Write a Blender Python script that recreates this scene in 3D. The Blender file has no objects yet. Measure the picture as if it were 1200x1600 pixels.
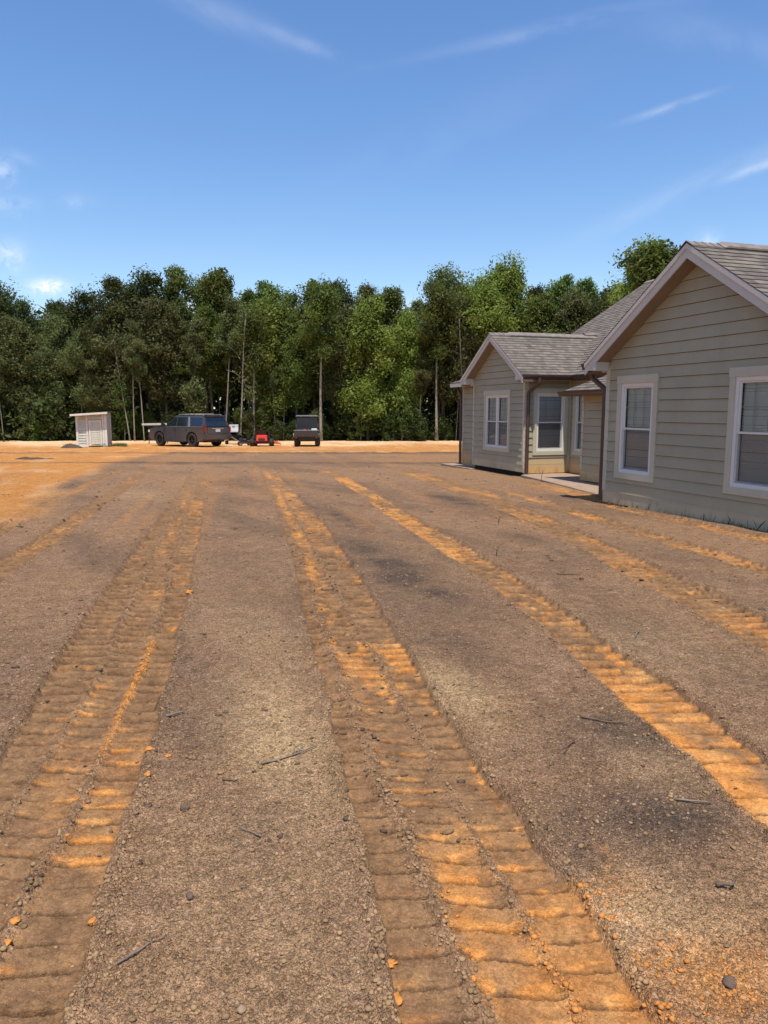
import bpy, bmesh, math, random
import numpy as np
from mathutils import Vector, Matrix
random.seed(7)
rng = np.random.default_rng(11)
sc = bpy.context.scene
COL = sc.collection
rad = math.radians

# ------------------------------------------------------------------ camera
YAW, PITCH, EYE = rad(18.4), rad(7.9), 1.62
cd = bpy.data.cameras.new('camera')
cam = bpy.data.objects.new('camera', cd)
COL.objects.link(cam)
cam.location = (0, 0, EYE)
cam.rotation_euler = (rad(90) - PITCH, 0, -YAW)
cd.sensor_fit = 'VERTICAL'
cd.sensor_height = 36
cd.lens = 36 * 1155 / 1600
cd.clip_start = 0.05
cd.clip_end = 4000
sc.camera = cam

# ------------------------------------------------------------------ sun, sky
TOSUN = Vector((-0.22, -1.0, 2.75)).normalized()
sd = bpy.data.lights.new('sun', 'SUN')
sd.energy = 4.6
sd.angle = rad(0.53)
sd.color = (1.0, 0.95, 0.87)
sun = bpy.data.objects.new('sun', sd)
sun.rotation_euler = (-TOSUN).to_track_quat('-Z', 'Y').to_euler()
sun.location = (0, 0, 60)
COL.objects.link(sun)
sc.view_settings.view_transform = 'Standard'
sc.view_settings.look = 'None'
sc.view_settings.exposure = 0.22
sc.view_settings.gamma = 1.0

W = bpy.data.worlds.new('World')
sc.world = W
W.use_nodes = True


def build_world():
    nt = W.node_tree
    N, L = nt.nodes, nt.links
    N.clear()
    out = N.new('ShaderNodeOutputWorld')
    bg = N.new('ShaderNodeBackground')
    bg.inputs['Strength'].default_value = 0.128
    L.new(bg.outputs[0], out.inputs[0])
    sky = N.new('ShaderNodeTexSky')
    sky.sky_type = 'NISHITA'
    sky.sun_disc = False
    sky.sun_elevation = math.asin(TOSUN.z)
    sky.sun_rotation = math.atan2(TOSUN.x, TOSUN.y)
    sky.altitude = 50
    sky.air_density = 1.15
    sky.dust_density = 0.5
    sky.ozone_density = 2.2
    tc = N.new('ShaderNodeTexCoord')

    def vm(op, a, b=None):
        n = N.new('ShaderNodeVectorMath'); n.operation = op
        for i, v in enumerate((a, b)):
            if v is None: continue
            if hasattr(v, 'links'): L.new(v, n.inputs[i])
            else: n.inputs[i].default_value = v
        return n.outputs['Value'] if op == 'DOT_PRODUCT' else n.outputs[0]

    def m(op, a, b=0.0, c=None, clamp=False):
        n = N.new('ShaderNodeMath'); n.operation = op; n.use_clamp = clamp
        for i, v in enumerate((a, b, c)):
            if v is None: continue
            if hasattr(v, 'links'): L.new(v, n.inputs[i])
            else: n.inputs[i].default_value = v
        return n.outputs[0]
    # sky plane coordinates: sideways and upward slope seen towards the north wood
    d = tc.outputs['Generated']
    fw = vm('DOT_PRODUCT', d, (math.sin(YAW), math.cos(YAW), 0))
    fw = m('MAXIMUM', fw, 0.05)
    u = m('DIVIDE', vm('DOT_PRODUCT', d, (math.cos(YAW), -math.sin(YAW), 0)), fw)
    w = m('DIVIDE', vm('DOT_PRODUCT', d, (0, 0, 1)), fw)
    total = None
    # (u, w, angle, half length, half width, strength, noise scale)
    wisps = [(0.20, 0.472, 12, 0.15, 0.008, .13, 18), (0.36, 0.380, 18, .045, .004, .34, 26),
             (0.475, 0.306, 20, .045, .005, .38, 26), (0.40, 0.285, 24, .13, .012, .18, 16),
             (-0.10, 0.455, -20, .05, .007, .17, 24), (0.42, 0.462, -12, .09, .018, .13, 12),
             (-0.2, 0.49, -22, .08, .014, .16, 14),
             (0.1, 0.36, 25, .25, .03, .04, 10),
             (-0.487, 0.303, 10, .012, .014, .45, 60), (-0.485, 0.262, 0, .03, .010, .22, 50),
             (-0.396, 0.267, 0, .02, .008, .14, 50), (-0.46, 0.32, -20, .02, .006, .14, 50),
             (-0.49, 0.198, 5, .020, .016, .6, 60), (-0.440, 0.160, 0, .020, .008, 1.5, 90),
             (-0.244, 0.132, 0, .025, .010, 1.6, 60), (-0.14, 0.12, 0, .04, .016, .9, 45),
             (0.06, 0.12, 0, .05, .016, .9, 45), (0.422, 0.212, 0, .014, .014, .5, 60),
             (0.36, 0.17, 0, .03, .010, .5, 50)]
    for (cu, cw, ang, hl, hw, st, ns) in wisps:
        ca, sa = math.cos(rad(ang)), math.sin(rad(ang))
        du, dw = m('SUBTRACT', u, cu), m('SUBTRACT', w, cw)
        a = m('ADD', m('MULTIPLY', du, ca), m('MULTIPLY', dw, sa))
        b = m('SUBTRACT', m('MULTIPLY', dw, ca), m('MULTIPLY', du, sa))
        cmb = N.new('ShaderNodeCombineXYZ')
        stretch = 0.35 if hl > hw * 3 else 1.0
        L.new(m('MULTIPLY', a, ns * stretch), cmb.inputs[0])
        L.new(m('MULTIPLY', b, ns), cmb.inputs[1])
        cmb.inputs[2].default_value = cu * 31 + cw * 17
        nz = N.new('ShaderNodeTexNoise')
        nz.inputs['Scale'].default_value = 1.0
        nz.inputs['Detail'].default_value = 7
        nz.inputs['Roughness'].default_value = .62
        nz.inputs['Distortion'].default_value = .6
        L.new(cmb.outputs[0], nz.inputs['Vector'])
        an, bn = m('DIVIDE', a, hl), m('DIVIDE', b, hw)
        bn = m('ADD', bn, m('MULTIPLY', m('SUBTRACT', nz.outputs[0], .5), 2.0 if hl > .05 else 1.2))
        r2 = m('ADD', m('MULTIPLY', an, an), m('MULTIPLY', bn, bn))
        g = m('POWER', 2.718, m('MULTIPLY', r2, -0.9))
        k = m('MULTIPLY', g, m('MULTIPLY', m('SUBTRACT', nz.outputs[0], .30), 2.6 * st), clamp=True)
        total = k if total is None else m('ADD', total, k, clamp=True)
    total = m('MULTIPLY', total, m('GREATER_THAN', fw, 0.06))
    mx = N.new('ShaderNodeMix'); mx.data_type = 'RGBA'
    L.new(total, mx.inputs[0])
    hs = N.new('ShaderNodeHueSaturation')
    hs.inputs['Saturation'].default_value = 1.22
    hs.inputs['Value'].default_value = 1.18
    hs.inputs['Hue'].default_value = .508
    L.new(sky.outputs[0], hs.inputs['Color'])
    L.new(hs.outputs[0], mx.inputs[6])
    mx.inputs[7].default_value = (7.4, 7.7, 8.1, 1)
    L.new(mx.outputs[2], bg.inputs[0])


build_world()

# ------------------------------------------------------------------ helpers
def tag(o, label=None, cat=None, group=None, kind=None):
    if label: o['label'] = label
    if cat: o['category'] = cat
    if group: o['group'] = group
    if kind: o['kind'] = kind
    return o


def thing(name, label, cat, loc=(0, 0, 0), rz=0, group=None):
    o = bpy.data.objects.new(name, None)
    COL.objects.link(o)
    o.location = loc
    o.rotation_euler = (0, 0, rz)
    o.empty_display_size = .2
    return tag(o, label, cat, group)


class MB:
    def __init__(s): s.v, s.f, s.uv = [], [], {}

    def quad(s, *p):
        b = len(s.v); s.v += [tuple(q) for q in p]; s.f.append(tuple(range(b, b + len(p))))

    def box(s, x0, x1, y0, y1, z0, z1):
        b = len(s.v)
        s.v += [(x0, y0, z0), (x1, y0, z0), (x1, y1, z0), (x0, y1, z0), (x0, y0, z1), (x1, y0, z1), (x1, y1, z1), (x0, y1, z1)]
        for q in ((3, 2, 1, 0), (4, 5, 6, 7), (0, 1, 5, 4), (1, 2, 6, 5), (2, 3, 7, 6), (3, 0, 4, 7)):
            s.f.append(tuple(b + i for i in q))

    def hexa(s, p):
        b = len(s.v); s.v += [tuple(q) for q in p]
        for q in ((3, 2, 1, 0), (4, 5, 6, 7), (0, 1, 5, 4), (1, 2, 6, 5), (2, 3, 7, 6), (3, 0, 4, 7)):
            s.f.append(tuple(b + i for i in q))

    def prism(s, poly, axis, a, b_):
        # poly of 2D points extruded along axis (0,1,2) from a to b_
        def mk(p, t):
            if axis == 0: return (t, p[0], p[1])
            if axis == 1: return (p[0], t, p[1])
            return (p[0], p[1], t)
        b = len(s.v); n = len(poly)
        s.v += [mk(p, a) for p in poly] + [mk(p, b_) for p in poly]
        s.f.append(tuple(b + i for i in range(n))); s.f.append(tuple(b + n + i for i in reversed(range(n))))
        for i in range(n):
            j = (i + 1) % n
            s.f.append((b + j, b + i, b + n + i, b + n + j))

    def bar(s, p, q, w, h=None):
        p, q = Vector(p), Vector(q)
        h = h or w
        d = (q - p).normalized()
        up = Vector((0, 0, 1)) if abs(d.z) < .95 else Vector((1, 0, 0))
        r = d.cross(up).normalized(); u = r.cross(d)
        c = []
        for e in (p, q):
            for a, b in ((-1, -1), (1, -1), (1, 1), (-1, 1)):
                c.append(e + r * a * w / 2 + u * b * h / 2)
        s.hexa(c)

    def tube(s, pts, rs, n=8, cap=True):
        pts = [Vector(p) for p in pts]
        if not hasattr(rs, '__len__'): rs = [rs] * len(pts)
        b = len(s.v); prev = None
        for i, p in enumerate(pts):
            d = (pts[min(i + 1, len(pts) - 1)] - pts[max(i - 1, 0)]).normalized()
            if prev is None:
                up = Vector((0, 0, 1)) if abs(d.z) < .9 else Vector((1, 0, 0))
                r = d.cross(up).normalized()
            else:
                r = (prev - d * prev.dot(d)).normalized()
            prev = r; u = d.cross(r)
            for k in range(n):
                a = 2 * math.pi * k / n
                s.v.append(tuple(p + (r * math.cos(a) + u * math.sin(a)) * rs[i]))
        for i in range(len(pts) - 1):
            for k in range(n):
                k2 = (k + 1) % n
                s.f.append((b + i * n + k, b + i * n + k2, b + (i + 1) * n + k2, b + (i + 1) * n + k))
        if cap:
            s.f.append(tuple(b + k for k in reversed(range(n))))
            s.f.append(tuple(b + (len(pts) - 1) * n + k for k in range(n)))

    def lathe(s, prof, axis='Y', c=(0, 0, 0), n=20):
        # prof: (radius, along)
        b = len(s.v)
        for (r, t) in prof:
            for k in range(n):
                a = 2 * math.pi * k / n
                if axis == 'Y': s.v.append((c[0] + r * math.cos(a), c[1] + t, c[2] + r * math.sin(a)))
                else: s.v.append((c[0] + r * math.cos(a), c[1] + r * math.sin(a), c[2] + t))
        for i in range(len(prof) - 1):
            for k in range(n):
                k2 = (k + 1) % n
                s.f.append((b + i * n + k, b + i * n + k2, b + (i + 1) * n + k2, b + (i + 1) * n + k))

    def build(s, name, m, parent=None, smooth=False, bevel=0):
        me = bpy.data.meshes.new(name)
        me.from_pydata(s.v, [], s.f)
        if bevel:
            bm = bmesh.new(); bm.from_mesh(me)
            bmesh.ops.remove_doubles(bm, verts=bm.verts, dist=1e-5)
            bmesh.ops.recalc_face_normals(bm, faces=bm.faces)
            es = [e for e in bm.edges if len(e.link_faces) == 2 and e.calc_face_angle() > .3]
            bmesh.ops.bevel(bm, geom=es, offset=bevel, segments=2, affect='EDGES', clamp_overlap=True)
            bm.to_mesh(me); bm.free()
        else:
            bm = bmesh.new(); bm.from_mesh(me)
            bmesh.ops.recalc_face_normals(bm, faces=bm.faces)
            bm.to_mesh(me); bm.free()
        me.materials.append(m)
        if smooth:
            for p in me.polygons: p.use_smooth = True
        o = bpy.data.objects.new(name, me)
        COL.objects.link(o)
        if parent: o.parent = parent
        return o


def np_mesh(name, V, Fq, m, parent=None, smooth=False):
    """V (n,3) array, Fq (m,k) array of faces."""
    V = np.ascontiguousarray(V, dtype=np.float32); Fq = np.ascontiguousarray(Fq, dtype=np.int32)
    me = bpy.data.meshes.new(name)
    me.vertices.add(len(V)); me.vertices.foreach_set('co', V.ravel())
    k = Fq.shape[1]
    me.loops.add(Fq.size); me.loops.foreach_set('vertex_index', Fq.ravel())
    me.polygons.add(len(Fq))
    me.polygons.foreach_set('loop_start', np.arange(0, Fq.size, k, dtype=np.int32))
    if smooth: me.polygons.foreach_set('use_smooth', np.ones(len(Fq), dtype=bool))
    me.update(calc_edges=True)
    me.validate()
    me.materials.append(m)
    o = bpy.data.objects.new(name, me)
    COL.objects.link(o)
    if parent: o.parent = parent
    return o


class NT:
    """tiny node helper for materials"""
    def __init__(s, name, rough=.7, spec=.3, metal=0.0):
        s.m = bpy.data.materials.new(name); s.m.use_nodes = True
        s.nt = s.m.node_tree; s.N, s.L = s.nt.nodes, s.nt.links
        s.b = s.N['Principled BSDF']
        s.b.inputs['Roughness'].default_value = rough
        s.b.inputs['Specular IOR Level'].default_value = spec
        s.b.inputs['Metallic'].default_value = metal
        s._tc = None

    def put(s, inp, v):
        if hasattr(v, 'links'): s.L.new(v, inp)
        else:
            if inp.type == 'RGBA' and len(v) == 3: v = (*v, 1)
            inp.default_value = v

    def coord(s, which='Object', scale=None):
        if s._tc is None: s._tc = s.N.new('ShaderNodeTexCoord')
        o = s._tc.outputs[which]
        if scale:
            mp = s.N.new('ShaderNodeMapping'); s.L.new(o, mp.inputs[0]); mp.inputs['Scale'].default_value = scale
            o = mp.outputs[0]
        return o

    def noise(s, scale, detail=4, vec=None, rough=.55, dist=0.0):
        n = s.N.new('ShaderNodeTexNoise'); n.inputs['Scale'].default_value = scale
        n.inputs['Detail'].default_value = detail; n.inputs['Roughness'].default_value = rough
        n.inputs['Distortion'].default_value = dist
        s.L.new(vec if vec is not None else s.coord(), n.inputs['Vector'])
        return n.outputs[0]

    def voro(s, scale, vec=None, out='Color', feature='F1'):
        n = s.N.new('ShaderNodeTexVoronoi'); n.feature = feature; n.inputs['Scale'].default_value = scale
        s.L.new(vec if vec is not None else s.coord(), n.inputs['Vector'])
        return n.outputs[out]

    def mix(s, f, a, b, mode='MIX'):
        n = s.N.new('ShaderNodeMix'); n.data_type = 'RGBA'; n.blend_type = mode
        s.put(n.inputs[0], f); s.put(n.inputs[6], a); s.put(n.inputs[7], b)
        return n.outputs[2]

    def ramp(s, v, lo, hi, a=0.0, b=1.0):
        n = s.N.new('ShaderNodeMapRange'); s.put(n.inputs[0], v)
        n.inputs[1].default_value = lo; n.inputs[2].default_value = hi
        n.inputs[3].default_value = a; n.inputs[4].default_value = b
        return n.outputs[0]

    def math(s, op, a, b=0.0, clamp=False):
        n = s.N.new('ShaderNodeMath'); n.operation = op; n.use_clamp = clamp
        s.put(n.inputs[0], a); s.put(n.inputs[1], b)
        return n.outputs[0]

    def bump(s, h, strength=.5, dist=.01, chain=None):
        n = s.N.new('ShaderNodeBump'); n.inputs['Strength'].default_value = strength
        n.inputs['Distance'].default_value = dist
        s.L.new(h, n.inputs['Height'])
        if chain is not None: s.L.new(chain, n.inputs['Normal'])
        s.L.new(n.outputs[0], s.b.inputs['Normal'])
        return n.outputs[0]

    def attr(s, name):
        n = s.N.new('ShaderNodeAttribute'); n.attribute_name = name
        sp = s.N.new('ShaderNodeSeparateColor'); s.L.new(n.outputs['Color'], sp.inputs[0])
        return sp.outputs

    def base(s, v): s.put(s.b.inputs['Base Color'], v); return s


def simple(name, col, rough=.6, spec=.4, metal=0.0, var=.12, scale=3.0, bump=0.0, dirt=None):
    t = NT(name, rough, spec, metal)
    n = t.noise(scale, 5)
    f = t.ramp(n, .3, .7)
    c = t.mix(f, tuple(x * (1 - var) for x in col), tuple(min(1, x * (1 + var)) for x in col))
    if dirt:
        c = t.mix(t.ramp(t.noise(scale * 2.7, 6), .5, .75, 0, .6), c, dirt)
    t.base(c)
    if bump: t.bump(t.noise(scale * 25, 4), bump, .004)
    return t.m


# ------------------------------------------------------------------ noise in numpy
_perm = np.random.default_rng(5).permutation(4096)


def vnoise(x, y, seed=0):
    xi, yi = np.floor(x).astype(np.int64), np.floor(y).astype(np.int64)
    fx, fy = x - xi, y - yi
    fx = fx * fx * (3 - 2 * fx); fy = fy * fy * (3 - 2 * fy)
    def h(a, b): return _perm[(_perm[(a + seed * 131) & 4095] + b) & 4095] / 4095.0
    return (h(xi, yi) * (1 - fx) + h(xi + 1, yi) * fx) * (1 - fy) + (h(xi, yi + 1) * (1 - fx) + h(xi + 1, yi + 1) * fx) * fy


def fbm(x, y, o=4, seed=0, g=.5):
    a, t, s = 1.0, 0.0, 0.0
    for i in range(o):
        t = t + a * vnoise(x * 2 ** i + 17.3 * i, y * 2 ** i - 9.1 * i, seed + i); s += a; a *= g
    return t / s


def sstep(a, b, x):
    t = np.clip((x - a) / (b - a), 0, 1); return t * t * (3 - 2 * t)


# ------------------------------------------------------------------ the ground
def terrain(x, y):
    """smooth lie of the land: level by the house, falling gently to the wood"""
    s = x * math.sin(YAW) + y * math.cos(YAW)
    z = np.interp(s, [-50, 0, 9, 17, 25, 27, 38, 45, 52, 58, 90, 400], [0, 0, 0, -.1, -.22, -.27, -.5, -.6, -.7, -.8, -1.1, -1.6])
    return z


# tracks: (list of boundary curves [(x,y)...], band weights)
TR = [
    dict(b=[[(-.68, 3.71), (-.56, 5.10), (-.39, 6.59), (-.05, 9.34), (.49, 13.36), (1.52, 22.73)],
            [(-.58, 3.05), (-.47, 3.70), (-.32, 4.65), (-.13, 6.28), (.14, 9.1), (.62, 13.3), (1.62, 22.7)],
            [(-.42, 2.55), (-.28, 3.21), (-.06, 4.68), (.11, 6.01), (.52, 10.22), (.78, 13.3), (1.74, 22.7)],
            [(-.25, 1.94), (-.21, 2.31), (-.12, 2.94), (.03, 3.85), (.20, 5.28), (.45, 7.33), (.82, 10.76), (1.84, 21.16)]],
         clay=[.22, .48, .52], end=24, pitch=.135),
    dict(b=[[(.62, 1.65), (.74, 2.43), (.79, 2.90), (.96, 3.91), (1.24, 5.83), (1.64, 8.34), (2.24, 12.78), (3.42, 22.09)],
            [(.83, 1.62), (.88, 2.05), (.89, 2.38), (.95, 2.85), (1.03, 3.52), (1.13, 4.29), (1.36, 5.90), (1.72, 8.34), (2.31, 12.8), (3.5, 22.1)],
            [(1.08, 1.6), (1.17, 2.47), (1.25, 2.93), (1.31, 3.51), (1.40, 4.20), (1.58, 5.6), (1.89, 8.2), (2.45, 12.6), (3.7, 22.1)],
            [(1.26, 1.46), (1.30, 1.69), (1.36, 2.24), (1.41, 2.71), (1.48, 3.37), (1.63, 4.37), (1.88, 5.83), (2.14, 7.78), (2.53, 10.3), (3.17, 16.38), (4.06, 23.54)]],
         clay=[.22, 1.2, .75], end=25, pitch=.128),
    dict(b=[[(1.6, .6), (2.27, 2.08), (2.39, 2.56), (2.50, 3.21), (2.58, 3.69), (2.84, 4.73), (3.12, 6.42), (3.38, 8.72), (4.22, 14.49), (5.32, 23.12)],
            [(2.3, 1.5), (2.72, 2.51), (2.92, 3.26), (3.06, 4.17), (3.27, 5.15), (3.52, 6.60), (3.92, 9.71), (4.42, 13.16), (5.55, 21.40)]],
         clay=[1.0], end=25, pitch=.15),
    dict(b=[[(3.4, 1.9), (3.96, 3.73), (4.27, 4.82), (4.48, 5.85), (4.89, 7.47), (5.56, 10.31), (6.29, 14.54), (7.45, 22.41)],
            [(4.2, 3.2), (4.64, 4.40), (4.93, 5.42), (5.32, 7.33), (6.14, 10.47), (7.0, 14.28), (8.3, 22.80)]],
         clay=[.62], end=25, pitch=.14),
    dict(b=[[(5.2, 4.0), (5.80, 5.66), (6.10, 8.03), (6.80, 11.74), (7.30, 15.84)],
            [(5.5, 4.0), (6.12, 5.66), (6.45, 8.03), (7.17, 11.74), (7.75, 15.84)]],
         clay=[.85], end=18, pitch=.14),
    dict(b=[[(6.7, 4.0), (7.18, 7.10), (7.45, 10.01), (8.2, 13.08), (8.55, 16.42)],
            [(7.2, 4.0), (7.62, 7.10), (7.78, 10.01), (8.75, 13.08), (9.1, 16.42)]],
         clay=[.8], end=19, pitch=.14),
    dict(b=[[(-1.75, 6.0), (-1.55, 8.26), (-1.30, 9.94), (-.97, 13.12), (-.45, 18.41), (.5, 26.56)],
            [(-1.42, 6.0), (-1.22, 8.26), (-.98, 9.94), (-.62, 13.12), (-.07, 18.41), (.9, 26.56)]],
         clay=[.5], end=27, pitch=.14),
    dict(b=[[(-2.2, 8.0), (-1.85, 12.0), (-1.3, 18), (-.3, 26)], [(-1.98, 8.0), (-1.6, 12.0), (-1.05, 18), (.0, 26)]],
         clay=[.35], end=28, pitch=.14),
]


def ground_fields(x, y, detail=True):
    r = np.hypot(x, y)
    s = x * math.sin(YAW) + y * math.cos(YAW)
    z = terrain(x, y)
    near = 1 - sstep(11, 16, r)
    clay = np.zeros_like(x); pack = np.zeros_like(x); groove_shade = np.zeros_like(x); crumb = np.zeros_like(x)
    # broad undulation
    z = z + (fbm(x * .5, y * .5, 3, 3) - .5) * .05 + (fbm(x * 2.3, y * 2.3, 3, 9) - .5) * .018
    wob = (fbm(x * 3.1, y * 3.1, 4, 21) - .5)
    wob2 = (fbm(x * 14, y * 14, 3, 27) - .5)
    inany = np.zeros_like(x)
    for ti, t in enumerate(TR):
        bx = [np.interp(y, [p[1] for p in c], [p[0] for p in c]) for c in t['b']]
        # extend nearer than the first point with the first slope
        for i, c in enumerate(t['b']):
            (x0, y0), (x1, y1) = c[0], c[1]
            sl = (x1 - x0) / (y1 - y0)
            bx[i] = np.where(y < y0, x0 + sl * (y - y0), bx[i])
            (x0, y0), (x1, y1) = c[-2], c[-1]
            sl = (x1 - x0) / (y1 - y0)
            bx[i] = np.where(y > y1, x1 + sl * (y - y1), bx[i])
        fade = (1 - sstep(t['end'] - 7, t['end'], y + wob * 3)) * sstep(-6, -4, y)
        mid = (bx[0] + bx[-1]) / 2
        wid = (bx[-1] - bx[0])
        xe = x + wob * .07 + wob2 * .012
        inside = sstep(-.012, .012, xe - bx[0]) * sstep(-.012, .012, bx[-1] - xe)
        # heading of the track so that the bars lie across it
        k = .17
        sa = (y - k * -(x - mid)) * 1.01 + k * (x - mid)
        # berm outside the edges
        for e, sg in ((bx[0], -1), (bx[-1], 1)):
            dd = (xe - e) * sg
            bern = np.exp(-((dd - .03) / .03) ** 2) * fade
            z = z + bern * (.008 + .014 * fbm(x * 22, y * 22, 2, 31))
            crumb = np.maximum(crumb, bern * .6)
        z = z - .026 * inside * fade * (.4 + .6 * near)
        pack = np.maximum(pack, inside * fade)
        inany = np.maximum(inany, inside * fade)
        for bi in range(len(bx) - 1):
            a, b = bx[bi], bx[bi + 1]
            inb = sstep(0, .015, xe - a) * sstep(0, .015, b - xe)
            P = t['pitch']
            jit = (fbm(x * .8, y * 3.0, 2, 40 + ti * 3 + bi) - .5) * .4
            ph = (sa + (x - mid) * (.12 if bi % 2 else -.08)) / P + bi * .47 + jit + (fbm(x * 26, y * 26, 3, 43 + bi) - .5) * .10
            ph = ph + (_perm[(np.floor(ph).astype(np.int64) * 3 + ti) & 4095] / 4095.0 - .5) * .0
            fr = ph - np.floor(ph)
            ci = np.floor(ph).astype(np.int64)
            amp = .25 + 1.1 * (_perm[(ci * 7 + 13 * bi + ti * 101) & 4095] / 4095.0)
            amp = (.55 + .45 * amp) * np.clip(2.9 * fbm(x * 5, y * 5, 3, 55 + ti) - .65, .06, 1.5)
            gw = .042 + .096 * sstep(2.2, 6.5, r)
            groove = np.exp(-(np.abs(fr - .5) / gw) ** 1.6)
            ridge = np.exp(-(np.abs(fr - .5 - gw * 2.1) / (gw * 1.0)) ** 2)
            hh_ = .62 + 1.25 * sstep(2.4, 6, r)
            z = z + near * inb * fade * hh_ * (amp * (-.022 * groove + (.004 + .006 * sstep(3, 6, r)) * ridge) + .012 * (fbm(x * 11, y * 14, 4, 58) - .5))
            lipm = np.exp(-(np.abs(fr - .66) / .13) ** 2) * np.clip(amp, 0, 1.2)
            patch = sstep(.40, .64, fbm(x * 2.4 + ti * 7, y * .9, 5, 60 + ti, .62))
            c0 = t['clay'][bi]
            nz2 = fbm(x * 9, y * 15, 3, 71)
            lipn = sstep(.42, .56, nz2)
            farf = 1 - near
            cl = c0 * (.08 + .50 * patch * (.4 + nz2) + near * 1.5 * lipm * lipn * (.30 + patch) + farf * .30 * (.1 + patch) * (.3 + 1.4 * sstep(.42, .62, fbm(x * 7, y * 1.1, 3, 66))))
            clay = np.maximum(clay, np.clip(cl, 0, 1) * inb * fade)
            groove_shade = np.maximum(groove_shade, (near * .85 + .15) * inb * fade * groove * np.clip(amp * 1.5, 0, 1))
        # crumb ridges between bands
        for bi in range(1, len(bx) - 1):
            wv = .020 + .018 * fbm(y * 1.3, y * 0 + ti, 2, 80 + bi)
            if ti == 1 and bi == 1: wv = wv + .012
            dd = np.abs(xe - bx[bi])
            cr = np.exp(-(dd / wv) ** 2) * fade * (.45 + .75 * fbm(y * 1.1, y * 0 + bi, 2, 90 + ti))
            crumb = np.maximum(crumb, cr)
            z = z + near * cr * (.008 + .022 * fbm(x * 30, y * 30, 2, 92))
            pack = pack * (1 - .8 * np.clip(cr, 0, 1))
            clay = clay * (1 - .75 * np.clip(cr, 0, 1))
            if ti == 0 and bi == 2:
                hot = sstep(3.4, 3.7, y) * (1 - sstep(5.2, 5.6, y))
                clay = np.maximum(clay, cr * hot * .95)
    # bright clay smear along the lower edge of the second track from the right
    e = np.interp(y, [p[1] for p in TR[2]['b'][0]], [p[0] for p in TR[2]['b'][0]])
    d = x - e
    clay = np.maximum(clay, sstep(-.06, .02, d + wob * .1) * (1 - sstep(.12, .3, d + wob * .3)) * (1 - sstep(3.2, 4.6, y)) * sstep(-3, 0, y))
    # clay dragged out to the right of the centre track, close to the viewer
    d = x - np.interp(y, [p[1] for p in TR[1]['b'][3]], [p[0] for p in TR[1]['b'][3]])
    sp = (1 - sstep(0, .42, d + wob * .5)) * (1 - sstep(1.7, 2.1, y + wob)) * (d > -.3)
    clay = np.maximum(clay, .5 * sp)
    cm2 = .62 * np.exp(-(((x - 1.5) / .34) ** 2 + ((y - 1.55) / .26) ** 2)) + .30 * np.exp(-(((x - .45) / .2) ** 2 + ((y - 1.9) / .5) ** 2)) * 0
    clay = np.maximum(clay, cm2 * (.6 + .8 * (fbm(x * 6, y * 6, 3, 97))))
    cm = sstep(1.0, .2, np.hypot((x - 1.15) / .4, (y - 1.6) / .6)) * .62
    clay = np.maximum(clay, cm * inany)
    # clay field on the left and beyond the dark crest
    n1 = fbm(x * .45, y * .16, 4, 101); n2 = fbm(x * 1.6, y * .5, 4, 105)
    bl = np.interp(y, [4, 11.67, 22.15, 30, 35.25, 45], [-2.9, -2.0, -1.25, -.2, .9, 3.2])
    field = sstep(.25, -1.1, x - bl + (n1 - .5) * 2.2 + (n2 - .5) * .8) * sstep(6, 9, y)
    rut = sstep(.50, .62, fbm(x * 1.1 - y * .11, y * .06, 3, 111))
    field_c = field * (.95 + .4 * n2 - .30 * rut)
    far = sstep(35.6, 36.4, s + (n2 - .5) * 2.0)
    farpatch = .55 + .55 * n1
    clay = np.maximum(clay, np.clip(field_c, 0, 1) * (1 - inany * .3))
    clay = np.maximum(clay, far * np.clip(farpatch, 0, 1))
    pale = far * sstep(45, 52, s + (n1 - .5) * 12) * .8 + far * sstep(.55, .7, n2) * .3
    pale = np.maximum(pale, field * sstep(.60, .75, fbm(x * .9, y * .5, 3, 121)) * .30 * (1 - far))
    # dark bands: damp soil pushed up at the crest and at the rim of the clay
    dark = 1.0 * np.exp(-(np.abs(s - 25.9 + (n1 - .5) * .8) / 1.0) ** 3) * (1 - .25 * sstep(.4, .6, n2))
    dark = np.maximum(dark, .95 * np.exp(-(np.abs(s - 35.2 + (n2 - .5) * .7) / .8) ** 3))
    z = z + .035 * np.exp(-((s - 25.3) / .5) ** 2) + .05 * np.exp(-((s - 35.4) / .8) ** 2) * sstep(.3, .6, n2)
    strip = sstep(25.5, 27, s) * (1 - sstep(34.5, 36, s))
    dark = np.maximum(dark, strip * (.02 + .40 * n2) * (1 - field * .6))
    clay = np.maximum(clay, strip * .34 * sstep(.3, .7, n1))
    clay = clay * (1 - .75 * np.exp(-(np.abs(s - 25.9 + (n1 - .5) * .8) / .7) ** 4)) * (1 - .6 * np.exp(-(np.abs(s - 35.2 + (n2 - .5) * .7) / .7) ** 4))
    # light and dark patches of the topsoil
    for (px, py, rx, ry, a) in ((.60, 3.62, .24, .85, 1.0), (1.68, 3.78, .18, .48, .85), (1.5, 1.80, .30, .20, .45), (.30, 2.3, .35, .8, .25),
                                (2.2, 2.62, .18, .3, .3), (.75, 5.2, .3, .9, .35), (3.3, 4.2, .5, .6, .35), (-.2, 15.8, .5, 1.2, .4)):
        q = np.exp(-(((x - px) / rx) ** 2 + ((y - py) / ry) ** 2) + (fbm(x * 5, y * 3, 3, 131) - .5) * 1.0)
        pale = np.maximum(pale, np.clip(a * q, 0, 1) * (1 - inany))
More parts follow.
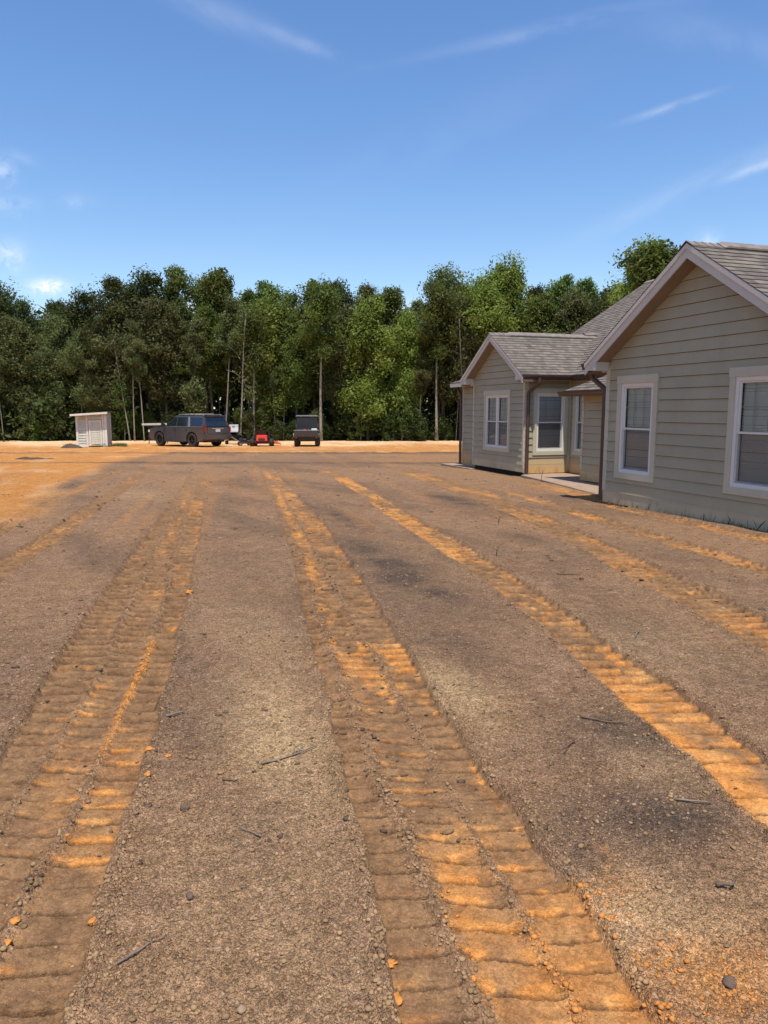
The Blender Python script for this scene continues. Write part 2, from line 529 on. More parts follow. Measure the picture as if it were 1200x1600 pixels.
    for (px, py, rx, ry, a) in ((1.85, 2.28, .42, .26, 1.1), (1.52, 2.15, .16, .22, .8), (2.2, 3.0, .40, .45, .75), (2.0, 4.6, .3, .9, .5), (1.0, 8.0, .35, 1.6, .3), (1.05, 5.3, .0001, .1, 0), (2.45, 7.2, .45, 2.2, .85),
                                (2.9, 11.5, .4, 3, .6), (5.6, 12.6, .35, 1.4, .9), (4.6, 8.2, .3, .7, .6), (1.0, 10.5, .3, 3.5, .2), (-.9, 4.6, .5, 1.2, .3), (.35, 2.75, .12, .4, .35),
                                (5.6, 6.8, .4, .9, .4)):
        q = np.exp(-(((x - px) / rx) ** 2 + ((y - py) / ry) ** 2) + (fbm(x * 4, y * 3, 3, 135) - .5) * 1.4)
        dark = np.maximum(dark, np.clip(a * q, 0, 1) * (1 - inany * .6))
    blot = sstep(.42, .74, fbm(x * .8 + y * .23 + .5 * n1, y * .37 - x * .3 + .8 * n2, 5, 141, .6)) * .48
    dark = np.maximum(dark, blot * (1 - inany) * (1 - field) * (1 - far))
    st = sstep(.48, .75, fbm(x * 2.6 - y * .3, y * .11, 4, 171)) * sstep(6, 12, r) * (1 - far)
    clay = np.maximum(clay, .30 * st * (1 - inany))
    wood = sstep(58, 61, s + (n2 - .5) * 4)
    # crumbly topsoil relief (only where the sheet is fine enough to carry it)
    fine = 1 - sstep(5, 9, r)
    loose = (1 - .75 * pack) * fine
    g1 = fbm(x * 45, y * 45, 2, 151); g2 = fbm(x * 110, y * 110, 2, 155)
    z = z + loose * ((g1 - .5) * .008 + (g2 - .5) * .008 + (fbm(x * 9, y * 9, 3, 158) - .5) * .014) + pack * fine * ((g1 - .5) * .007 + (g2 - .5) * .005)
    z = z + crumb * fine * ((g1 - .4) * .022 + (g2 - .5) * .010)
    z = z + (1 - fine) * (fbm(x * 5, y * 5, 3, 161) - .5) * .02 * (1 - sstep(60, 90, s))
    return z, np.clip(clay, 0, 1), np.clip(pack, 0, 1), np.clip(dark, 0, 1), np.clip(pale, 0, 1), np.clip(groove_shade, 0, 1), wood, crumb


def gz(x, y):
    return float(ground_fields(np.array([float(x)]), np.array([float(y)]))[0][0])


def ground_material():
    t = NT('soil_and_clay', .95, .12)
    a = t.attr('m1'); b = t.attr('m2')
    clay, pack, dark = a[0], a[1], a[2]
    pale, groove_shade, wood = b[0], b[1], b[2]
    co = t.coord('Object')
    n_big = t.noise(.9, 6, co); n_mid = t.noise(7, 6, co); n_fine = t.noise(60, 5, co, .7)
    soil = t.mix(t.ramp(n_mid, .32, .68), (.262, .148, .080), (.390, .232, .132))
    soil = t.mix(t.ramp(n_big, .35, .7, 0, .5), soil, (.33, .185, .085))
    packed = t.mix(t.ramp(n_mid, .35, .7), (.175, .094, .044), (.285, .155, .068))
    c = t.mix(t.math('MULTIPLY', pack, .85), soil, packed)
    palec = t.mix(t.ramp(n_mid, .3, .7), (.50, .325, .155), (.62, .415, .21))
    c = t.mix(t.math('MULTIPLY', dark, .92), c, t.mix(n_mid, (.080, .055, .040), (.135, .092, .064)))
    c = t.mix(t.math('MULTIPLY', pale, .72), c, palec)
    clayc = t.mix(t.ramp(n_mid, .3, .7), (.49, .188, .043), (.62, .278, .078))
    clayc = t.mix(t.ramp(t.noise(3.1, 5, co), .5, .72, 0, .55), clayc, (.58, .36, .15))
    # grainy edge between clay and topsoil
    cf = t.math('ADD', clay, t.math('MULTIPLY', t.math('SUBTRACT', n_fine, .5), .55))
    cf = t.math('MULTIPLY', t.ramp(cf, .12, .95), t.ramp(clay, .0, .12))
    c = t.mix(cf, c, clayc)
    palef = t.math('MULTIPLY', t.math('MULTIPLY', clay, pale), 1.0, clamp=True)
    c = t.mix(palef, c, (.80, .56, .32))
    c = t.mix(t.math('MULTIPLY', groove_shade, .95, clamp=True), c, (.070, .040, .022))  # shade of the pressed tread grooves, put into the soil colour
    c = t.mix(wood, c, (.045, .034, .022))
    # grains: every crumb its own tone
    loose = t.ramp(pack, 0, 1, 1.0, .35)
    for sc_, amt in ((130, .40), (320, .36)):
        v = t.voro(sc_, co, 'Color')
        sp = t.N.new('ShaderNodeSeparateColor'); t.L.new(v, sp.inputs[0])
        val = t.ramp(sp.outputs[0], 0, 1, 1 - amt, 1 + amt)
        cc = t.N.new('ShaderNodeCombineColor')
        for i in range(3): t.L.new(val, cc.inputs[i])
        c = t.mix(loose, c, t.mix(1.0, c, cc.outputs[0], 'MULTIPLY'))
    # a few pale and a few dark grains
    v = t.N.new('ShaderNodeTexVoronoi'); v.inputs['Scale'].default_value = 70
    t.L.new(co, v.inputs['Vector'])
    sp = t.N.new('ShaderNodeSeparateColor'); t.L.new(v.outputs['Color'], sp.inputs[0])
    dot = t.math('LESS_THAN', v.outputs['Distance'], .33)
    c = t.mix(t.math('MULTIPLY', t.math('MULTIPLY', dot, t.math('GREATER_THAN', sp.outputs[1], .95)), t.ramp(pack, 0, .5, .55, .0)), c, (.62, .50, .36))
    c = t.mix(t.math('MULTIPLY', t.math('MULTIPLY', dot, t.math('LESS_THAN', sp.outputs[1], .07)), t.ramp(pack, 0, .5, .6, .12)), c, (.06, .045, .035))
    mm = t.ramp(t.noise(24, 6, co, .75), .34, .66, .66, 1.24)
    cc = t.N.new('ShaderNodeCombineColor')
    for i in range(3): t.L.new(mm, cc.inputs[i])
    c = t.mix(1.0, c, cc.outputs[0], 'MULTIPLY')
    t.base(c)
    vd = t.voro(130, co, 'Distance'); vd2 = t.voro(320, co, 'Distance')
    h = t.math('ADD', t.math('MULTIPLY', vd, -1.0), t.math('MULTIPLY', vd2, -.5))
    h = t.math('MULTIPLY', h, t.ramp(pack, 0, 1, 1.0, .25))
    h = t.math('ADD', h, t.math('MULTIPLY', t.noise(18, 6, co, .7), 1.6))
    t.bump(h, 1.0, .010)
    return t.m


def build_ground():
    # one sheet around the viewer, rings that widen with distance out to the horizon
    rs = [0.0, .35, .7]
    r = .9
    while r < 130:
        rs.append(r)
        dr = max(.0046, r * r / 1150.0 * .85)
        dr = min(dr, .028 * r, .048 if r < 15 else 99)
        r += dr
    while r < 2600:
        rs.append(r); r *= 1.12
    rs = np.array(rs)
    lim = rad(44); step = .00165
    dense = np.arange(-lim, lim, step)
    coarse = np.arange(lim, 2 * math.pi - lim, rad(2.0))
    th = np.concatenate([dense, coarse])
    R, T = np.meshgrid(rs, th, indexing='ij')
    ang = T - 0.0
    X = R * np.sin(YAW + ang); Y = R * np.cos(YAW + ang)
    x, y = X.ravel(), Y.ravel()
    z, clay, pack, dark, pale, groove_shade, wood, crumb = ground_fields(x, y)
    V = np.stack([x, y, z], 1)
    nr, nt_ = len(rs), len(th)
    i = np.arange(nr - 1)[:, None]; j = np.arange(nt_)[None, :]
    j2 = (j + 1) % nt_
    Fq = np.stack([i * nt_ + j + 0 * j2, (i + 1) * nt_ + j, (i + 1) * nt_ + j2, i * nt_ + j2], -1).reshape(-1, 4)
    Fq = Fq[:, ::-1]
    # centre ring collapses to a point: drop it and use one small plate instead
    me = bpy.data.meshes.new('ground')
    me.vertices.add(len(V)); me.vertices.foreach_set('co', V.astype(np.float32).ravel())
    Fq = Fq[nt_:]
    me.loops.add(Fq.size); me.loops.foreach_set('vertex_index', Fq.astype(np.int32).ravel())
    me.polygons.add(len(Fq)); me.polygons.foreach_set('loop_start', np.arange(0, Fq.size, 4, dtype=np.int32))
    me.polygons.foreach_set('use_smooth', np.ones(len(Fq), dtype=bool))
    me.update(calc_edges=True)
    for nm, (p, q, s_) in (('m1', (clay, pack, dark)), ('m2', (pale, groove_shade, wood))):
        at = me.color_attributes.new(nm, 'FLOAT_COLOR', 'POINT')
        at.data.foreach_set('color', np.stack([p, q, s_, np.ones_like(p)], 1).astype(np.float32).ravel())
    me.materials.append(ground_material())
    o = bpy.data.objects.new('ground', me)
    COL.objects.link(o)
    tag(o, kind='structure')
    print('ground verts', len(V))
    return o


build_ground()

# ------------------------------------------------------------------ house materials
def siding_material(name, col, stain=True):
    t = NT(name, .62, .3)
    co = t.coord('Object')
    c = t.mix(t.ramp(t.noise(1.3, 4, co), .35, .65), tuple(v * .93 for v in col), tuple(v * 1.06 for v in col))
    streak = t.noise(3, 5, t.coord('Object', (6, 6, .5)))
    c = t.mix(t.ramp(streak, .55, .8, 0, .22), c, tuple(v * .72 for v in col))
    g = t.noise(9, 5, t.coord('Object', (1, 1, 12)))
    c = t.mix(t.ramp(g, .4, .6, 0, .10), c, tuple(v * .75 for v in col))
    # clay splashed up from the ground along the lowest boards
    sp = t.N.new('ShaderNodeSeparateXYZ'); t.L.new(co, sp.inputs[0])
    if stain:
        hgt = t.math('ADD', sp.outputs[2], t.math('MULTIPLY', t.math('SUBTRACT', t.noise(2.6, 5, co), .5), .35))
        f = t.ramp(hgt, .40, .0, 0, .75)
        # heavier in the recess
        rec = t.ramp(sp.outputs[0], 1.68, 1.74, .22, 1.0)
        c = t.mix(t.math('MULTIPLY', f, rec), c, (.62, .33, .10))
        grime = t.math('MULTIPLY', t.ramp(hgt, .16, -.02, 0, .5), t.ramp(t.noise(7, 4, t.coord('Object', (1, 1, .3))), .5, .7))
        c = t.mix(grime, c, (.07, .07, .045))
    t.base(c)
    t.bump(g, .15, .003)
    return t.m


SIDING = siding_material('olive_siding', (.375, .336, .228))
TRIM = siding_material('beige_trim', (.52, .475, .35))
BAND = siding_material('beige_band', (.46, .42, .30))
FASCIA = simple('fascia_white', (.56, .51, .44), .5, .4, var=.05, scale=2)
VINYL = simple('white_vinyl', (.70, .67, .61), .35, .5, var=.02, scale=2)
SOFFIT = simple('soffit_tan', (.25, .185, .135), .7, .3, var=.08, scale=1.2)
GUTTER = simple('bronze_gutter', (.075, .040, .032), .35, .5, var=.12, scale=4)
DARKGAP = simple('dark_gap', (.03, .026, .022), .9, .1)
CONC = simple('concrete', (.33, .235, .165), .85, .25, var=.18, scale=5, bump=.3, dirt=(.30, .165, .08))
BLIND = simple('blind_slats', (.84, .84, .80), .5, .4, var=.03)
MUNTIN = simple('muntin_grey', (.58, .60, .58), .5, .4, var=.03)
SCREENM = simple('screened_blind', (.30, .30, .30), .6, .3, var=.05)
ROOMDARK = simple('room_dark', (.02, .022, .025), .9, .1)


def glass_material():
    m_ = bpy.data.materials.new('window_glass'); m_.use_nodes = True
    N, L = m_.node_tree.nodes, m_.node_tree.links
    N.clear()
    o = N.new('ShaderNodeOutputMaterial'); mx = N.new('ShaderNodeMixShader')
    tr = N.new('ShaderNodeBsdfTransparent'); gl = N.new('ShaderNodeBsdfGlossy')
    tr.inputs[0].default_value = (.95, .97, .96, 1); gl.inputs['Roughness'].default_value = .02
    gl.inputs[0].default_value = (.9, .95, 1, 1)
    fr = N.new('ShaderNodeFresnel'); fr.inputs[0].default_value = 1.7
    nz = N.new('ShaderNodeTexNoise'); nz.inputs['Scale'].default_value = 2.5
    bp = N.new('ShaderNodeBump'); bp.inputs['Strength'].default_value = .04; bp.inputs['Distance'].default_value = .05
    L.new(nz.outputs[0], bp.inputs['Height']); L.new(bp.outputs[0], gl.inputs['Normal'])
    L.new(fr.outputs[0], mx.inputs[0]); L.new(tr.outputs[0], mx.inputs[1]); L.new(gl.outputs[0], mx.inputs[2])
    L.new(mx.outputs[0], o.inputs[0])
    return m_


GLASS = glass_material()


def shingle_material():
    t = NT('asphalt_shingles', .9, .2)
    uv = t.coord('UV')
    br = t.N.new('ShaderNodeTexBrick')
    t.L.new(uv, br.inputs['Vector'])
    br.inputs['Scale'].default_value = 1.0
    br.inputs['Brick Width'].default_value = .115
    br.inputs['Row Height'].default_value = .14
    br.inputs['Mortar Size'].default_value = .004
    br.offset = .5; br.offset_frequency = 2
    br.inputs['Color1'].default_value = (.0, .0, .0, 1); br.inputs['Color2'].default_value = (1, 1, 1, 1)
    br.inputs['Mortar'].default_value = (.35, .35, .35, 1)
    br.inputs['Bias'].default_value = 0
    sp = t.N.new('ShaderNodeSeparateColor'); t.L.new(br.outputs['Color'], sp.inputs[0])
    br2 = t.N.new('ShaderNodeTexBrick')
    t.L.new(uv, br2.inputs['Vector'])
    for k_, v_ in (('Scale', 1.0), ('Brick Width', .19), ('Row Height', .14), ('Mortar Size', .0)): br2.inputs[k_].default_value = v_
    br2.offset = .37; br2.offset_frequency = 3
    br2.inputs['Color1'].default_value = (0, 0, 0, 1); br2.inputs['Color2'].default_value = (1, 1, 1, 1)
    sp2 = t.N.new('ShaderNodeSeparateColor'); t.L.new(br2.outputs['Color'], sp2.inputs[0])
    tone = t.math('ADD', t.math('MULTIPLY', sp.outputs[0], .5), t.math('MULTIPLY', sp2.outputs[0], .5))
    c = t.mix(tone, (.075, .062, .050), (.255, .210, .165))
    c = t.mix(t.ramp(t.noise(.8, 4, uv), .35, .7, 0, .2), c, (.21, .168, .132))
    gr = t.noise(260, 2, uv)
    c = t.mix(t.ramp(gr, .3, .7, 0, .4), c, (.12, .10, .09))
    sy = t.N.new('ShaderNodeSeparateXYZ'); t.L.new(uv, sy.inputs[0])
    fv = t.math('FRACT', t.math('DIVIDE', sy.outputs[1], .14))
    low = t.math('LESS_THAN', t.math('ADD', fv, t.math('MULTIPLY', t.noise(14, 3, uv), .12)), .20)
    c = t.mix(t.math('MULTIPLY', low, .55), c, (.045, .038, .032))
    t.base(c)
    t.bump(gr, .5, .003)
    return t.m


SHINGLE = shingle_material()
CAPM = simple('ridge_cap_shingle', (.20, .165, .145), .9, .2, var=.25, scale=6)

# ------------------------------------------------------------------ house builders
house = thing('house', 'olive lap-sided house with grey-brown shingle roof, two gables and white windows', 'house', (8, 9.2, 0))
HL = Vector((8, 9.2, 0))


def hb(mb, name, m, parent=None, **k):
    """build a mesh given in world coordinates as child of the house (or of one of its parts)"""
    mb.v = [(a - HL.x, b - HL.y, c - HL.z) for a, b, c in mb.v]
    return mb.build(name, m, parent or house, **k)


class Wall:
    """vertical wall; u runs horizontally along dirn from origin, outward normal nrm"""
    def __init__(s, org, dirn, nrm):
        s.o, s.d, s.n = Vector(org), Vector(dirn), Vector(nrm)

    def P(s, u, z, off=0.0): return s.o + s.d * u + s.n * off + Vector((0, 0, z))

    def box(s, mb, u0, u1, z0, z1, o0, o1):
        p = [s.P(u0, z0, o0), s.P(u1, z0, o0), s.P(u1, z0, o1), s.P(u0, z0, o1), s.P(u0, z1, o0), s.P(u1, z1, o0), s.P(u1, z1, o1), s.P(u0, z1, o1)]
        mb.hexa(p)


COURSE = .178


def siding(wall, L_, z0, top, holes, parent_name='wall', back=True, upr=None):
    """top: function u -> height of the wall top. holes: (u0,u1,z0,z1)"""
    mb = MB()
    z = z0
    zmax = max(top(L_ * i / 20) for i in range(21))
    k = 0
    while z < zmax - .01:
        z1 = z + COURSE
        # usable interval(s)
        us = [L_ * i / 400 for i in range(401)]
        def inside(u, zz): return zz <= top(u) + 1e-6
        lo = [u for u in us if inside(u, z)]
        hi = [u for u in us if inside(u, min(z1, zmax))]
        if not lo: break
        a0, b0 = lo[0], lo[-1]
        if hi: a1, b1 = hi[0], hi[-1]
        else: a1 = b1 = (a0 + b0) / 2
        zt1 = z1 - .003
        bands = [(z + .003, zt1, None)]
        cuts = [h for h in holes if h[2] < zt1 and h[3] > z + .003]
        pieces = [(a0, b0, a1, b1, z + .003, zt1)]
        for h in cuts:
            ns = []
            for (p0, q0, p1, q1, s0, s1) in pieces:
                if h[0] > p0 and h[1] < q0:
                    ns += [(p0, h[0], p1, h[0], s0, s1), (h[1], q0, h[1], q1, s0, s1)]
                    if h[3] < s1 - .01: ns.append((h[0], h[1], h[0], h[1], h[3], s1))
                    if h[2] > s0 + .01: ns.append((h[0], h[1], h[0], h[1], s0, h[2]))
                else: ns.append((p0, q0, p1, q1, s0, s1))
            pieces = ns
        for (p0, q0, p1, q1, s0, s1) in pieces:
            # butt joints between board lengths
            parts = [(p0, q0, p1, q1)]
            if q0 - p0 > 2.6:
                j = p0 + (q0 - p0) * random.choice((.35, .5, .62, .75))
                if p1 < j < q1: parts = [(p0, j - .001, p1, j - .001), (j + .001, q0, j + .001, q1)]
            for (a, b, c, d) in parts:
                e = random.uniform(-.0012, .0012)
                def pr_(zz): return .030 + e - .022 * (zz - z) / COURSE
                f0, f1 = pr_(s0), pr_(s1)
                P = wall.P
                mb.hexa([P(a, s0, .002), P(b, s0, .002), P(b, s0, f0), P(a, s0, f0),
                         P(c, s1, .002), P(d, s1, .002), P(d, s1, f1), P(c, s1, f1)])
        z = z1; k += 1
    o = hb(mb, parent_name, SIDING)
    if back:
        b = MB()
        n = 24
        pts = [wall.P(.13, -.02, -.125)] + [wall.P(.13 + (L_ - .26) * i / n, top(.13 + (L_ - .26) * i / n) - .01, -.125) for i in range(n + 1)] + [wall.P(L_ - .13, -.02, -.125)]
        b.quad(*pts)
        bo = hb(b, 'sheathing', DARKGAP, o)
        bo.parent = o
    return o


def window(wall, u0, u1, z0, z1, twin=False, name='window'):
    """double-hung window with beige casing, white frame, muntins in the upper sash, blinds"""
    root = MB()   # casing
    cw = .105
    wall.box(root, u0, u0 + cw, z0 + cw, z1 - .13, .0, .044)
    wall.box(root, u1 - cw, u1, z0 + cw, z1 - .13, .0, .044)
    wall.box(root, u0, u1, z0, z0 + cw, .0, .046)
    wall.box(root, u0 - .012, u1 + .012, z1 - .13, z1, .0, .050)
    w = hb(root, name, TRIM)
    a, b, c, d = u0 + cw, u1 - cw, z0 + cw, z1 - .13
    fr = MB()
    t = .055
    wall.box(fr, a, a + t, c, d, -.03, .028); wall.box(fr, b - t, b, c, d, -.03, .028)
    wall.box(fr, a + t, b - t, c, c + t, -.03, .0275); wall.box(fr, a + t, b - t, d - t, d, -.03, .0275)
    hb(fr, 'frame', VINYL, w)
    units = [(a + t, b - t)]
    if twin:
        mcx = (a + b) / 2
        mm = MB(); wall.box(mm, mcx - .045, mcx + .045, c + t, d - t, -.03, .0265); hb(mm, 'mullion', VINYL, w)
        units = [(a + t, mcx - .045), (mcx + .045, b - t)]
    zm = (c + d) / 2
    for (p, q) in units:
        s_ = MB()
        for (zz0, zz1, off) in ((c + t, zm + .02, -.012), (zm - .02, d - t, .004)):
            r = .030
            wall.box(s_, p, p + r, zz0, zz1, off - .02, off); wall.box(s_, q - r, q, zz0, zz1, off - .02, off)
            wall.box(s_, p + r, q - r, zz0, zz0 + r, off - .02, off - .001)
            wall.box(s_, p + r, q - r, zz1 - r, zz1, off - .02, off - .001)
        sash = hb(s_, 'sash', VINYL, w)
        g = MB(); off = -.014
        nv = 2 if not twin else 1
        for i in range(1, nv + 1):
            uu = p + (q - p) * i / (nv + 1)
            wall.box(g, uu - .006, uu + .006, zm + .02, d - t - .03, off - .006, off)
        zz = (zm + d - t) / 2
        wall.box(g, p + .03, q - .03, zz - .006, zz + .006, off - .0052, off - .001)
        hb(g, 'muntin', MUNTIN, sash)
        gl = MB()
        gl.quad(*[wall.P(*e) for e in ((p, zm, -.010), (q, zm, -.010), (q, d - t, -.010), (p, d - t, -.010))])
        gl.quad(*[wall.P(*e) for e in ((p, c + t, -.026), (q, c + t, -.026), (q, zm, -.026), (p, zm, -.026))])
        hb(gl, 'glass', GLASS, sash)
        # blinds behind the glass
        bl = MB(); n = int((d - c - .12) / .042)
        for i in range(n):
            zc = c + .07 + i * .042 + random.uniform(-.003, .003)
            sag = random.uniform(-.002, .002)
            bl.hexa([wall.P(p + .012, zc + sag, -.062), wall.P(q - .012, zc + sag, -.062), wall.P(q - .012, zc + .040, -.050), wall.P(p + .012, zc + .040, -.050),
                     wall.P(p + .012, zc + .002 + sag, -.064), wall.P(q - .012, zc + .002 + sag, -.064), wall.P(q - .012, zc + .042, -.052), wall.P(p + .012, zc + .042, -.052)])
        hb(bl, 'blinds', BLIND, w)
        # insect screen over the lower sash
        sn = MB(); wall.box(sn, p + .005, q - .005, c + t + .005, zm - .02, -.0095, -.0085)
        hb(sn, 'insect_screen', SCREEN, w)
    rb = MB()
    rb.quad(*[wall.P(*e) for e in ((a, c, -.11), (b, c, -.11), (b, d, -.11), (a, d, -.11))])
    for e in (((a, c, -.11), (a, d, -.11), (a, d, -.03), (a, c, -.03)), ((b, c, -.11), (b, d, -.11), (b, d, -.03), (b, c, -.03)),
              ((a, c, -.11), (b, c, -.11), (b, c, -.03), (a, c, -.03)), ((a, d, -.11), (b, d, -.11), (b, d, -.03), (a, d, -.03))):
        rb.quad(*[wall.P(*q_) for q_ in e])
    hb(rb, 'reveal', ROOMDARK, w)
    return w


def screen_material():
    m_ = bpy.data.materials.new('insect_mesh'); m_.use_nodes = True
    N, L = m_.node_tree.nodes, m_.node_tree.links
    N.clear()
    o = N.new('ShaderNodeOutputMaterial'); mx = N.new('ShaderNodeMixShader')
    tr = N.new('ShaderNodeBsdfTransparent'); df = N.new('ShaderNodeBsdfDiffuse')
    df.inputs[0].default_value = (.10, .10, .11, 1); mx.inputs[0].default_value = .20
    L.new(tr.outputs[0], mx.inputs[1]); L.new(df.outputs[0], mx.inputs[2]); L.new(mx.outputs[0], o.inputs[0])
    return m_


SCREEN = screen_material()


def clip_poly(poly, lo, hi):
    """2D polygon (u,v) clipped to lo<=v<=hi"""
    for (val, sgn) in ((lo, 1), (hi, -1)):
        out = []
        for i in range(len(poly)):
            a, b = poly[i], poly[(i + 1) % len(poly)]
            da, db = (a[1] - val) * sgn, (b[1] - val) * sgn
            if da >= 0: out.append(a)
            if (da > 0 > db) or (da < 0 < db):
                t = da / (da - db); out.append((a[0] + (b[0] - a[0]) * t, a[1] + (b[1] - a[1]) * t))
        poly = out
        if len(poly) < 3: return []
    return poly


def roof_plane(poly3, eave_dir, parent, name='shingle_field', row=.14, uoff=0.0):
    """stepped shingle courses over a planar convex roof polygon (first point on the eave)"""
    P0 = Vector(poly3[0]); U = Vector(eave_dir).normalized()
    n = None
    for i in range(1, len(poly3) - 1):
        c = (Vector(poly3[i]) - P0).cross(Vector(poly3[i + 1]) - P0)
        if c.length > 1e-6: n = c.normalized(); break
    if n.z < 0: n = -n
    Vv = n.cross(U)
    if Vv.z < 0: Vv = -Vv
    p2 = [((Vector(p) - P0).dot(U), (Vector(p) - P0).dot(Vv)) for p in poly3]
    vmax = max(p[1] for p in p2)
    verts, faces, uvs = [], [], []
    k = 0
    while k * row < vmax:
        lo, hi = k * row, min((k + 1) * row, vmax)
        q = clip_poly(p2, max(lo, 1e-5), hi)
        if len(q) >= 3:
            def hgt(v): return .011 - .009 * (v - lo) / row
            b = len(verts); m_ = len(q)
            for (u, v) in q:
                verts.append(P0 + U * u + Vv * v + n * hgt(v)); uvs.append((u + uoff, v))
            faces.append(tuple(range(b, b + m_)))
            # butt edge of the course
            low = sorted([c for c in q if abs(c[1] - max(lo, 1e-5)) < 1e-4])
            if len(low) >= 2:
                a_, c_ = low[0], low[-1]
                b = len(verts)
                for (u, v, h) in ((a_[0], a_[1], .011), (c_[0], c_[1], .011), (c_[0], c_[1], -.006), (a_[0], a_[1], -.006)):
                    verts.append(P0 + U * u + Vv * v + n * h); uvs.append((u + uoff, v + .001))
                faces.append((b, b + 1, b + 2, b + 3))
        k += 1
    me = bpy.data.meshes.new(name)
    me.from_pydata([tuple(v - HL) for v in verts], [], faces)
    uvl = me.uv_layers.new(name='UVMap')
    for lp in me.loops: uvl.data[lp.index].uv = uvs[lp.vertex_index]
    me.materials.append(SHINGLE)
    o = bpy.data.objects.new(name, me); COL.objects.link(o); o.parent = parent
    return o


SL = .63


def gable_wing(Xw, Xf, Xend, yc, half, zpk, wy0, wy1, holes, caps=True):
    """wing with its ridge along x; wall at Xw, rake at Xf, roof reaches back to Xend"""
    deck = MB()
    n = Vector((0, 0, 1))
    ze = zpk - SL * half
    th = .05
    # roof deck (solid under the shingles)
    deck.prism([(yc - half, ze), (yc, zpk), (yc + half, ze), (yc + half, ze - th), (yc, zpk - th), (yc - half, ze - th)], 0, Xf + .012, Xend)
    roof = hb(deck, 'roof', GUTTERDECK)
    for sg in (-1, 1):
        y_e = yc + sg * half
        a, b, c, d = (Xf - .02, y_e + sg * .02, ze - SL * .02), (Xend, y_e + sg * .02, ze - SL * .02), (Xend, yc, zpk), (Xf - .02, yc, zpk)
        roof_plane([a, b, c, d], (1, 0, 0), roof, uoff=random.random())
    # ridge caps
    cp = MB(); x = Xf - .03
    while x < Xend - .1:
        j = random.uniform(-.004, .006)
        for sg in (-1, 1):
            cp.hexa([(x, yc, zpk + .018 + j), (x + .24, yc, zpk + .008), (x + .24, yc + sg * .13, zpk + .008 - SL * .13), (x, yc + sg * .13, zpk + .018 + j - SL * .13),
                     (x, yc, zpk + .030 + j), (x + .24, yc, zpk + .012), (x + .24, yc + sg * .13, zpk + .012 - SL * .13), (x, yc + sg * .13, zpk + .030 + j - SL * .13)])
        x += .14
    hb(cp, 'ridge_cap', CAPM, roof)
    # ridge vent: a raised strip starting a little behind the rake
    rv = MB()
    for sg in (-1, 1):
        rv.hexa([(Xf + .55, yc, zpk + .03), (Xend, yc, zpk + .03), (Xend, yc + sg * .15, zpk + .03 - SL * .15), (Xf + .55, yc + sg * .15, zpk + .03 - SL * .15),
                 (Xf + .62, yc, zpk + .055), (Xend, yc, zpk + .055), (Xend, yc + sg * .15, zpk + .055 - SL * .15), (Xf + .62, yc + sg * .15, zpk + .055 - SL * .15)])
    hb(rv, 'ridge_vent', CAPM, roof)
    # rake boards, two layers
    rk = MB()
    for sg in (-1, 1):
        def pt(dy, x_, dz): return (x_, yc + sg * dy, zpk - SL * dy + dz)
        rk.hexa([pt(0, Xf, -.215), pt(half, Xf, -.215), pt(half, Xf + .022, -.215), pt(0, Xf + .022, -.215), pt(0, Xf, -.085), pt(half, Xf, -.085), pt(half, Xf + .022, -.085), pt(0, Xf + .022, -.085)])
        rk.hexa([pt(0, Xf - .018, -.085), pt(half, Xf - .018, -.085), pt(half, Xf + .022, -.085), pt(0, Xf + .022, -.085), pt(0, Xf - .018, -.008), pt(half, Xf - .018, -.008), pt(half, Xf + .022, -.008), pt(0, Xf + .022, -.008)])
    rko = hb(rk, 'rake_board', FASCIA, roof)
    # sloping soffit, planked
    sf = MB()
    ov = half
    m_ = 0
    dy = .02
    while dy < half - .02:
        d2 = min(dy + .16, half - .02)
        for sg in (-1, 1):
            za, zb = zpk - SL * dy - .19, zpk - SL * d2 - .19
            ya_, yb_ = yc + sg * dy, yc + sg * (d2 - .004)
            sf.hexa([(Xf + .022, ya_, za - .01), (Xw + .02, ya_, za - .01), (Xw + .02, yb_, zb - .01), (Xf + .022, yb_, zb - .01),
                     (Xf + .022, ya_, za), (Xw + .02, ya_, za), (Xw + .02, yb_, zb), (Xf + .022, yb_, zb)])
        dy = d2
    sf_o = hb(sf, 'soffit', SOFFIT, roof)
    # frieze board under the soffit against the wall
    fz = MB()
    # eave soffits, fascia and boxed returns
    for sg, wy in ((-1, wy0), (1, wy1)):
        ye = yc + sg * half
        zb_ = ze - .215 + .10
        bx = MB()
        # return box end: closed triangle facing the front
        inner = wy - sg * .02
        ztop = lambda yy: zpk - SL * abs(yy - yc) - .20
        poly = [(ye, zb_ - .03), (inner, zb_ - .03), (inner, ztop(inner)), (ye, ztop(ye) + .02)]
        bx.prism(poly, 0, Xf + .004, Xw + .018)
        hb(bx, 'eave_return', FASCIA, roof)
        es = MB(); es.box(Xw + .018, Xend - .3, min(ye, wy), max(ye, wy), zb_ - .02, zb_ - .005); hb(es, 'eave_soffit', SOFFIT, roof)
        fs = MB(); fs.box(Xf + .022, Xend - .2, min(ye, ye - sg * .02), max(ye, ye - sg * .02), zb_ - .03, ze - .005); hb(fs, 'fascia', FASCIA, roof)
    return roof, ze


GUTTERDECK = simple('roof_deck_edge', (.10, .085, .075), .9, .2)


